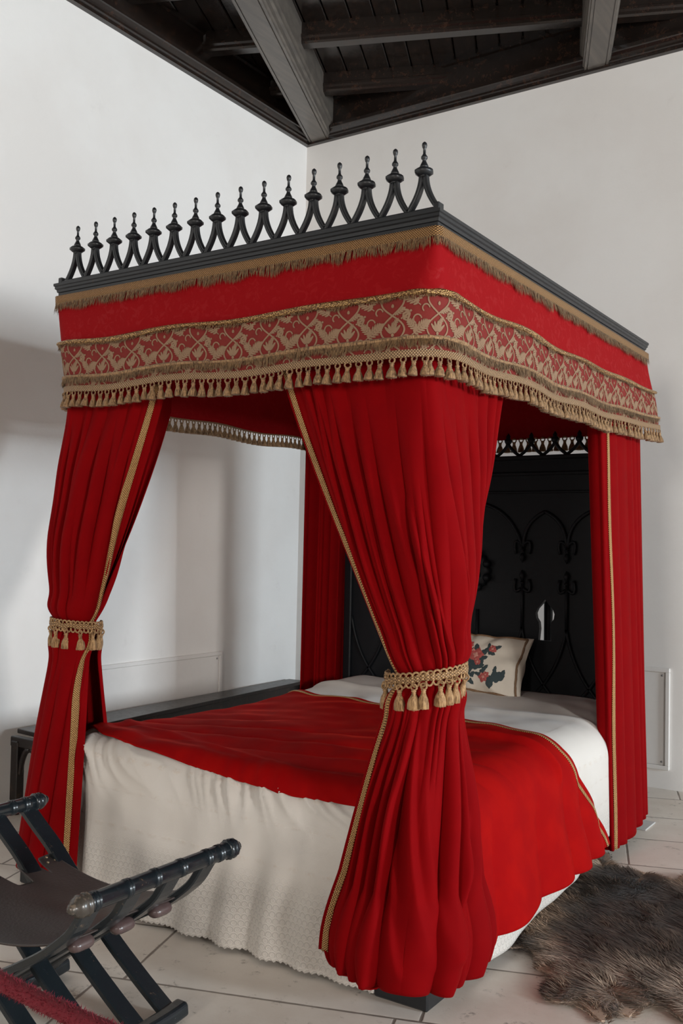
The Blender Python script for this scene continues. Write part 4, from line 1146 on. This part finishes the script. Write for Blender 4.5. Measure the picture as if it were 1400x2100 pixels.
for e, yy in ((0, .57), (1, 3.02)):
    fx = -2.46 if e == 0 else -2.66; bx = -2.655 if e == 0 else -2.79
    m = MB(); m.box(((fx + bx) / 2 - .01, yy, .365), (abs(fx - bx) + .06, .035, .05), bev=.004)
    for q, x0, x1 in ((0, bx + .02, fx - .02),):
        xm = (x0 + x1) / 2
        for sgn in (-1, 1):
            t = np.linspace(0, 1, 12); px = xm + sgn * (x1 - x0) / 2 * np.sqrt(np.maximum(0, 1 - (t) ** 1.6)); pz = .20 + .14 * t
            m.tube(np.stack([px, np.full(12, yy), pz], 1), .016, 6, (0, 1, 0))
    build('end_frame', m, BROWNWOOD, be)
    for x in (bx, fx):
        m = MB(); m.box((x, yy, .22), (.052, .05, .30), bev=.005); m.lathe([(.014, 0), (.017, .03), (.015, .075), (.022, .08)], (x + .004, yy, 0), (0, 0, 1), 12); build('leg', m, BROWNWOOD, be)

# ------------------------------------------------------------------ folding chair
chp = thing('folding_armchair', 'worn black slatted X-frame chair with leather seat in the foreground', 'chair', (-.78, -.78, 0))
RS = [(-.372, .505), (-.408, .452), (-.446, .417), (-.511, .37), (-.602, .318), (-.715, .257), (-.85, .170), (-.96, .098), (-1.035, .03)]
LS = [(-1.188, .505), (-1.13, .463), (-1.06, .414), (-.98, .345), (-.88, .258), (-.78, .180), (-.66, .100), (-.545, .03)]
RSp, LSp = spline(RS, 40), spline(LS, 40)
for ys, prof_, in ((( -1.015, -.875, -.735, -.595), RSp), ((-.945, -.805, -.665, -.545), LSp)):
    for y in ys:
        m = MB(); pts = np.stack([prof_[:, 0], np.full(40, y), prof_[:, 1]], 1); m.bar(pts, .056, .021, (0, 1, 0)); build('slat', m, CHAIRWOOD, chp)
for x in (-.367, -1.192):
    m = MB(); y0, y1 = -1.028, -.520
    prof_ = [(.0225, 0)]; Lr = y1 - y0
    for f in (.04, .25, .44, .63, .83, .93):
        h = f * Lr; prof_ += [(.0225, h - .010), (.0200, h - .008), (.0245, h - .005), (.0245, h - .001), (.0200, h + .001), (.0242, h + .004), (.0242, h + .007), (.0225, h + .010)]
    prof_ += [(.0225, Lr)]
    m.lathe(prof_, (x, y0, .522), (0, 1, 0), 24); r_ = build('arm_rail', m, CHAIRWOOD, chp)
    for yy, s in ((y0, -1), (y1, 1)):
        m = MB(); m.lathe([(.0225, -.003), (.028, .002), (.028, .008), (.0235, .011), (.0275, .017), (.0265, .028), (.020, .039), (.013, .043), (.0135, .050), (.007, .057), (.001, .058)], (x, yy, .522), (0, s, 0), 24, 12, .035); build('knob', m, KNOBWOOD if s < 0 else CHAIRWOOD, r_)
for x, xs in ((-.535, 1), (-1.04, -1)):
    t = np.linspace(-1.09, -.498, 20); m = MB()
    pts = np.stack([np.full(20, x), t, .024 + .012 * np.abs((t + .7875) / .3025) ** 4], 1)
    m.bar(pts, .05, .044, (1, 0, 0)); build('foot_rail', m, CHAIRWOOD, chp, bevel=.006)
m = MB(); m.lathe([(.009, 0), (.009, .56)], (-.80, -1.06, .215), (0, 1, 0), 10); build('pivot_rod', m, METAL, chp)
# leather seat with tabs on the far side, cut-outs between them
ny, nx = 120, 60
ys = np.linspace(-1.03, -.555, ny)
tabs = np.zeros(ny)
for yc in (-.945, -.805, -.665, -.585): tabs = np.maximum(tabs, smooth(.045, .022, np.abs(ys - yc)))
xl = -.950 - .105 * tabs; xr = np.full(ny, -.462) 
P = np.zeros((ny, nx, 3)); tq = np.linspace(0, 1, nx)
for i in range(ny):
    x = xl[i] + (xr[i] - xl[i]) * tq; zl = np.interp(-x, -LSp[:, 0][::-1] if False else np.sort(-LSp[:, 0]), LSp[:, 1][np.argsort(-LSp[:, 0])]) + .016
    zr = np.interp(x, np.sort(RSp[:, 0]), RSp[:, 1][np.argsort(RSp[:, 0])]) + .014
    k = (x + 1.06) / .60
    sag = .392 - .052 * np.sin(np.clip(k, 0, 1) * PI) ** .9 + .012 * np.clip(k, 0, 1)
    sag = sag + .004 * np.sin(ys[i] * 22)
    P[i, :, 0] = x; P[i, :, 1] = ys[i] - .0 * x; P[i, :, 2] = sag + 0 * zl
st = grid('seat', P, LEATHER, chp, None, .005, label='sagging dark brown leather seat')
for yc in (-.945, -.805, -.665, -.585):
    for dx, dy in ((-.042, 0), (-.018, -.014), (-.018, .014)):
        x = -1.000 + dx; z = .392 - .052 * math.sin(min(1, max(0, (x + 1.06) / .6)) * PI) ** .9 + .003
        m = MB(); m.lathe([(.0045, -.002), (.0042, .001), (.002, .0025), (.0003, .003)], (x, yc + dy, z), (.15, 0, 1), 10); build('rivet', m, BRASS, st)
for yc in (-.945, -.805, -.665):     # leather looped out between the slats
    m = MB(); t = np.linspace(-1, 1, 13)
    pts = np.stack([np.full(13, -.478), yc + t * .036, np.full(13, .376)], 1); m.tube(pts, .020 * np.sqrt(np.maximum(.05, 1 - np.abs(t) ** 5)), 14, (0, 0, 1), 1.2, .9); build('leather_loop', m, LEATHER_ROLL, chp, 'rolled leather loop')

# ------------------------------------------------------------------ fur rug
def px_floor(px, py, z=.01):
    d = rgt * (px - 700) / FPX - upv * (py - 1050) / FPX + fwd; t = (z - CAM[2]) / d[2]; return (CAM + d * t)[:2]
out_px = [(770, 295), (830, 300), (875, 322), (912, 335), (925, 395), (1000, 450), (1150, 465), (1250, 490), (1330, 520), (1400, 480)]
rugp = [px_floor(980 + x * .3, 1650 + y * .3) for x, y in out_px]
rugp += [np.array(p) for p in ((.52, 1.75), (.80, 1.72), (.98, 1.50), (1.05, 1.10), (1.02, .70), (.98, .45), (.86, .30))]
rugp += [px_floor(980 + x * .3, 1650 + y * .3) for x, y in [(1400, 1480), (1330, 1430), (1270, 1370), (1215, 1350), (1130, 1390), (1040, 1460), (965, 1425), (900, 1440), (890, 1485), (820, 1480), (740, 1410), (680, 1360), (540, 1360), (440, 1310), (430, 1260), (490, 1200), (480, 1165), (390, 1120), (400, 1070), (340, 1000), (330, 985), (240, 985), (90, 970)]]
rugp += [np.array(p) for p in ((-.05, .60), (-.03, .80), (-.04, 1.0), (-.02, 1.2), (-.06, 1.4), (-.05, 1.6), (-.09, 1.70))]
rug_poly = np.array(rugp)
def inside(pts):
    x, y = pts[:, 0], pts[:, 1]; c = np.zeros(len(pts), bool); n = len(rug_poly)
    for i in range(n):
        x1, y1 = rug_poly[i]; x2, y2 = rug_poly[(i + 1) % n]
        k = ((y1 > y) != (y2 > y)) & (x < (x2 - x1) * (y - y1) / (y2 - y1 + 1e-12) + x1); c ^= k
    return c
def edge_dist(pts):
    d = np.full(len(pts), 9.0); dirv = np.zeros((len(pts), 2)); n = len(rug_poly)
    for i in range(n):
        a, b = rug_poly[i], rug_poly[(i + 1) % n]; ab = b - a; t = np.clip(((pts - a) @ ab) / (ab @ ab + 1e-12), 0, 1); q = a + t[:, None] * ab; v = q - pts; dd = np.linalg.norm(v, axis=1)
        k = dd < d; d[k] = dd[k]; dirv[k] = v[k]
    return d, dirv / (np.linalg.norm(dirv, axis=1)[:, None] + 1e-9)
rn1, rn2, rn3 = sines(51, 8, 5, 14), sines(52, 8, 14, 40), sines(53, 8, 3, 7)
def rug_h(p, d): return .008 + .022 * smooth(0, .10, d) * (1 + .35 * rn1(p[:, 0], p[:, 1])) 
rug = thing('fur_rug', 'shaggy brown animal hide rug on the stone floor right of the bed', 'rug', (.45, .95, 0))
# hide: filled outline with a thickness
bm = bmesh.new(); rp = spline(np.vstack([rug_poly, rug_poly[:1]]), 220)[:-1]; tg = np.roll(rp, -1, 0) - np.roll(rp, 1, 0); tg /= np.linalg.norm(tg, axis=1)[:, None]; nin = np.stack([-tg[:, 1], tg[:, 0]], 1); nin = nin if inside(rp + nin * .012).mean() > .5 else -nin; rp = rp + nin * .012
vs = [bm.verts.new((p[0], p[1], .004)) for p in rp]; f = bm.faces.new(vs)
bmesh.ops.triangulate(bm, faces=[f]); r = bmesh.ops.extrude_face_region(bm, geom=bm.faces[:]); bmesh.ops.translate(bm, verts=[v for v in r['geom'] if isinstance(v, bmesh.types.BMVert)], vec=(0, 0, .006))
bmesh.ops.recalc_face_normals(bm, faces=bm.faces[:]); bmesh.ops.translate(bm, verts=bm.verts[:], vec=-wloc(rug))
me = bpy.data.meshes.new('hide'); bm.to_mesh(me); bm.free(); link('hide', me, SKINM, rug)
NS = 80000
lo, hi = rug_poly.min(0), rug_poly.max(0)
pts = rng.uniform(lo, hi, (int(NS * 1.6), 2)); pts = pts[inside(pts)][:NS]
d, ed = edge_dist(pts); n = len(pts)
flow = ed * smooth(.30, .0, d)[:, None] * 1.2 + np.array([-.75, -.25]) + .5 * np.stack([rn1(pts[:, 0], pts[:, 1]), rn3(pts[:, 1], pts[:, 0])], 1)
flow /= np.linalg.norm(flow, axis=1)[:, None] + 1e-9
flow += rng.normal(0, .30, (n, 2)) + .5 * np.stack([rn2(pts[:, 0] * 2, pts[:, 1] * 2), rn2(pts[:, 1] * 2, pts[:, 0] * 2)], 1)
h0 = rug_h(pts, d); ln_ = rng.uniform(.024, .046, n) * (.55 + .6 * smooth(0, .08, d))
P0 = np.column_stack([pts, h0 * .6]); P1 = np.column_stack([pts + flow * ln_[:, None], np.maximum(.004, h0 * .6 + ln_ * (rng.uniform(.05, .50, n) + .18 * rn2(pts[:, 0], pts[:, 1])))])
wd = np.column_stack([-flow[:, 1], flow[:, 0], 0 * d]); wd /= np.linalg.norm(wd, axis=1)[:, None]
m = MB(); m.strands(P0, P1, rng.uniform(.0009, .0019, n), wd)
fm = m.mesh('fur', wloc(rug))
core = smooth(.04, .24, d + .05 * rn1(pts[:, 0], pts[:, 1]))
base = np.array([.30, .215, .15])[None] * (1 - core)[:, None] + np.array([.052, .037, .028])[None] * core[:, None]
spot = smooth(.25, .8, rn3(pts[:, 0] * 1.3, pts[:, 1] * 1.3))[:, None]
base = base * (1 - .55 * spot) + np.array([.20, .155, .12]) * .55 * spot
pale = (smooth(.16, .05, np.linalg.norm(pts - np.array([.02, 1.50]), axis=1)) + smooth(.30, .06, np.linalg.norm(pts - np.array([.60, .42]), axis=1)) + .6 * smooth(.18, .02, np.linalg.norm(pts - np.array([.22, .50]), axis=1)))[:, None]
base = base * (1 - .7 * np.minimum(pale, 1)) + np.array([.42, .36, .30]) * .7 * np.minimum(pale, 1)
dark = (smooth(.13, .04, np.linalg.norm(pts - np.array([.06, .56]), axis=1)) + smooth(.11, .03, np.linalg.norm(pts - np.array([.24, .30]), axis=1)) + smooth(.12, .04, np.linalg.norm(pts - np.array([-.02, 1.78]), axis=1)) + smooth(.14, .05, np.linalg.norm(pts - np.array([.12, 1.50]), axis=1)))[:, None]
base = base * (1 - .8 * np.minimum(dark, 1)) + np.array([.018, .016, .016]) * .8 * np.minimum(dark, 1)
base = base * np.array([.86, .78, .72]); base *= (rng.uniform(.4, 1.7, n) * np.exp(.38 * rn2(pts[:, 0] * 2.2 + 5, pts[:, 1] * 2.2)))[:, None]
ca_ = fm.color_attributes.new('furcol', 'FLOAT_COLOR', 'POINT')
tip = np.array([.9, .95, 1.15, 1.15, 1.45])
cc = np.ones((n, 5, 4)); cc[..., :3] = base[:, None, :] * tip[None, :, None]; ca_.data.foreach_set('color', np.clip(cc, 0, 1).ravel())
o = link('fur', fm, FUR, rug); o['kind'] = 'stuff'

# ------------------------------------------------------------------ rope barrier in front
ro = thing('rope_barrier', 'red plush barrier rope crossing the lower left corner', 'rope', (-.1, -1.4, 0))
def on_ray(px, py, dep): return CAM + (rgt * (px - 700) / FPX - upv * (py - 1050) / FPX + fwd) * dep
pa, pb, pm = on_ray(0, 2012, 1.78), on_ray(190, 2102, 1.56), on_ray(95, 2052, 1.67)
dv = (pb - pa)[:2]; dl = np.linalg.norm(dv); dv /= dl; sl = (pb[2] - pa[2]) / dl
t = np.linspace(-.75, 1.32, 90)
zz = pa[2] + sl * t + .05 * (t * t - t * dl)
pts = np.column_stack([pa[0] + dv[0] * t, pa[1] + dv[1] * t, zz])
m = MB(); m.tube(pts, .0150, 16, (0, 0, 1), 1, 1, 130, 3, .10); rp_ = build('rope', m, ROPE, ro)
n = 9000; ti = rng.uniform(0, 89, n); i0 = ti.astype(int); fr = (ti - i0)[:, None]; i1 = np.minimum(i0 + 1, 89); c0 = pts[i0] * (1 - fr) + pts[i1] * fr
dr = rng.normal(0, 1, (n, 3)); T3 = (pts[-1] - pts[0]) / np.linalg.norm(pts[-1] - pts[0]); dr -= (dr @ T3)[:, None] * T3; dr /= np.linalg.norm(dr, axis=1)[:, None]
a = c0 + dr * .0140; b = a + dr * rng.uniform(.002, .0065, n)[:, None] + rng.normal(0, .002, (n, 3)); wdir = np.cross(dr, T3)
m = MB(); m.strands(a, b, .0006, wdir); o = build('pile', m, ROPE, rp_); o['kind'] = 'stuff'
for e in (0, -1):
    m = MB(); q = pts[e]; zt_ = q[2] + .03
    m.lathe([(.15, 0), (.15, .012), (.12, .022), (.03, .04), (.019, .06), (.019, zt_ - .02), (.027, zt_), (.027, zt_ + .02), (.018, zt_ + .04), (.002, zt_ + .055)], (q[0] - dv[0] * .03 * (1 if e == 0 else -1), q[1] - dv[1] * .03 * (1 if e == 0 else -1), 0), (0, 0, 1), 28); build('stanchion', m, BRASS, ro)

# small stone pad under the right head post
m = MB(); m.box((-.085, 2.34, .004), (.20, .17, .008), bev=.002); o = build('floor_pad', m, STONEPAD); tag(o, 'flat grey pad on the floor under the right head post', 'pad')

# ------------------------------------------------------------------ light: daylight through the windows, plus fill from an added right one
def area(name, loc, rot, sx, sy, power, col):
    l = bpy.data.lights.new(name, 'AREA'); l.shape = 'RECTANGLE'; l.size = sx; l.size_y = sy; l.energy = power; l.color = col
    o = bpy.data.objects.new(name, l); COL.objects.link(o); o.location = loc; o.rotation_euler = rot; return o
PW_R1, PW_RFILL, PW_F1, PW_F2 = 800, 560, 230, 60
for (a, b, z0, z1), pw, wc in zip(WIN_R, (PW_R1, PW_RFILL), ((.80, .915, 1.0), (1.0, .975, .945))):
    area('daylight', (XR + .30, (a + b) / 2, (z0 + z1) / 2), (0, math.radians(90), 0), z1 - z0, b - a, pw, wc)  # second lamp is fill through the added right window
for (a, b, z0, z1), pw in zip(WIN_F, (PW_F1, PW_F2)):
    area('daylight', ((a + b) / 2, YF - .30, (z0 + z1) / 2), (math.radians(90), 0, 0), b - a, z1 - z0, pw, (1.0, .94, .86))
w = bpy.data.worlds.new('sky'); SC.world = w; w.use_nodes = True
w.node_tree.nodes['Background'].inputs[0].default_value = (.80, .88, 1.0, 1); w.node_tree.nodes['Background'].inputs[1].default_value = 1.0

vs = SC.view_settings
SC.display_settings.display_device = 'sRGB'
vs.view_transform = 'Standard'; vs.look = 'None'; vs.gamma = 1; vs.use_curve_mapping = False; vs.exposure = .28
SC.cycles.use_denoising = True
SC.cycles.max_bounces = 8; SC.cycles.diffuse_bounces = 5
try: SC.cycles.sample_clamp_indirect = 6
except Exception: pass
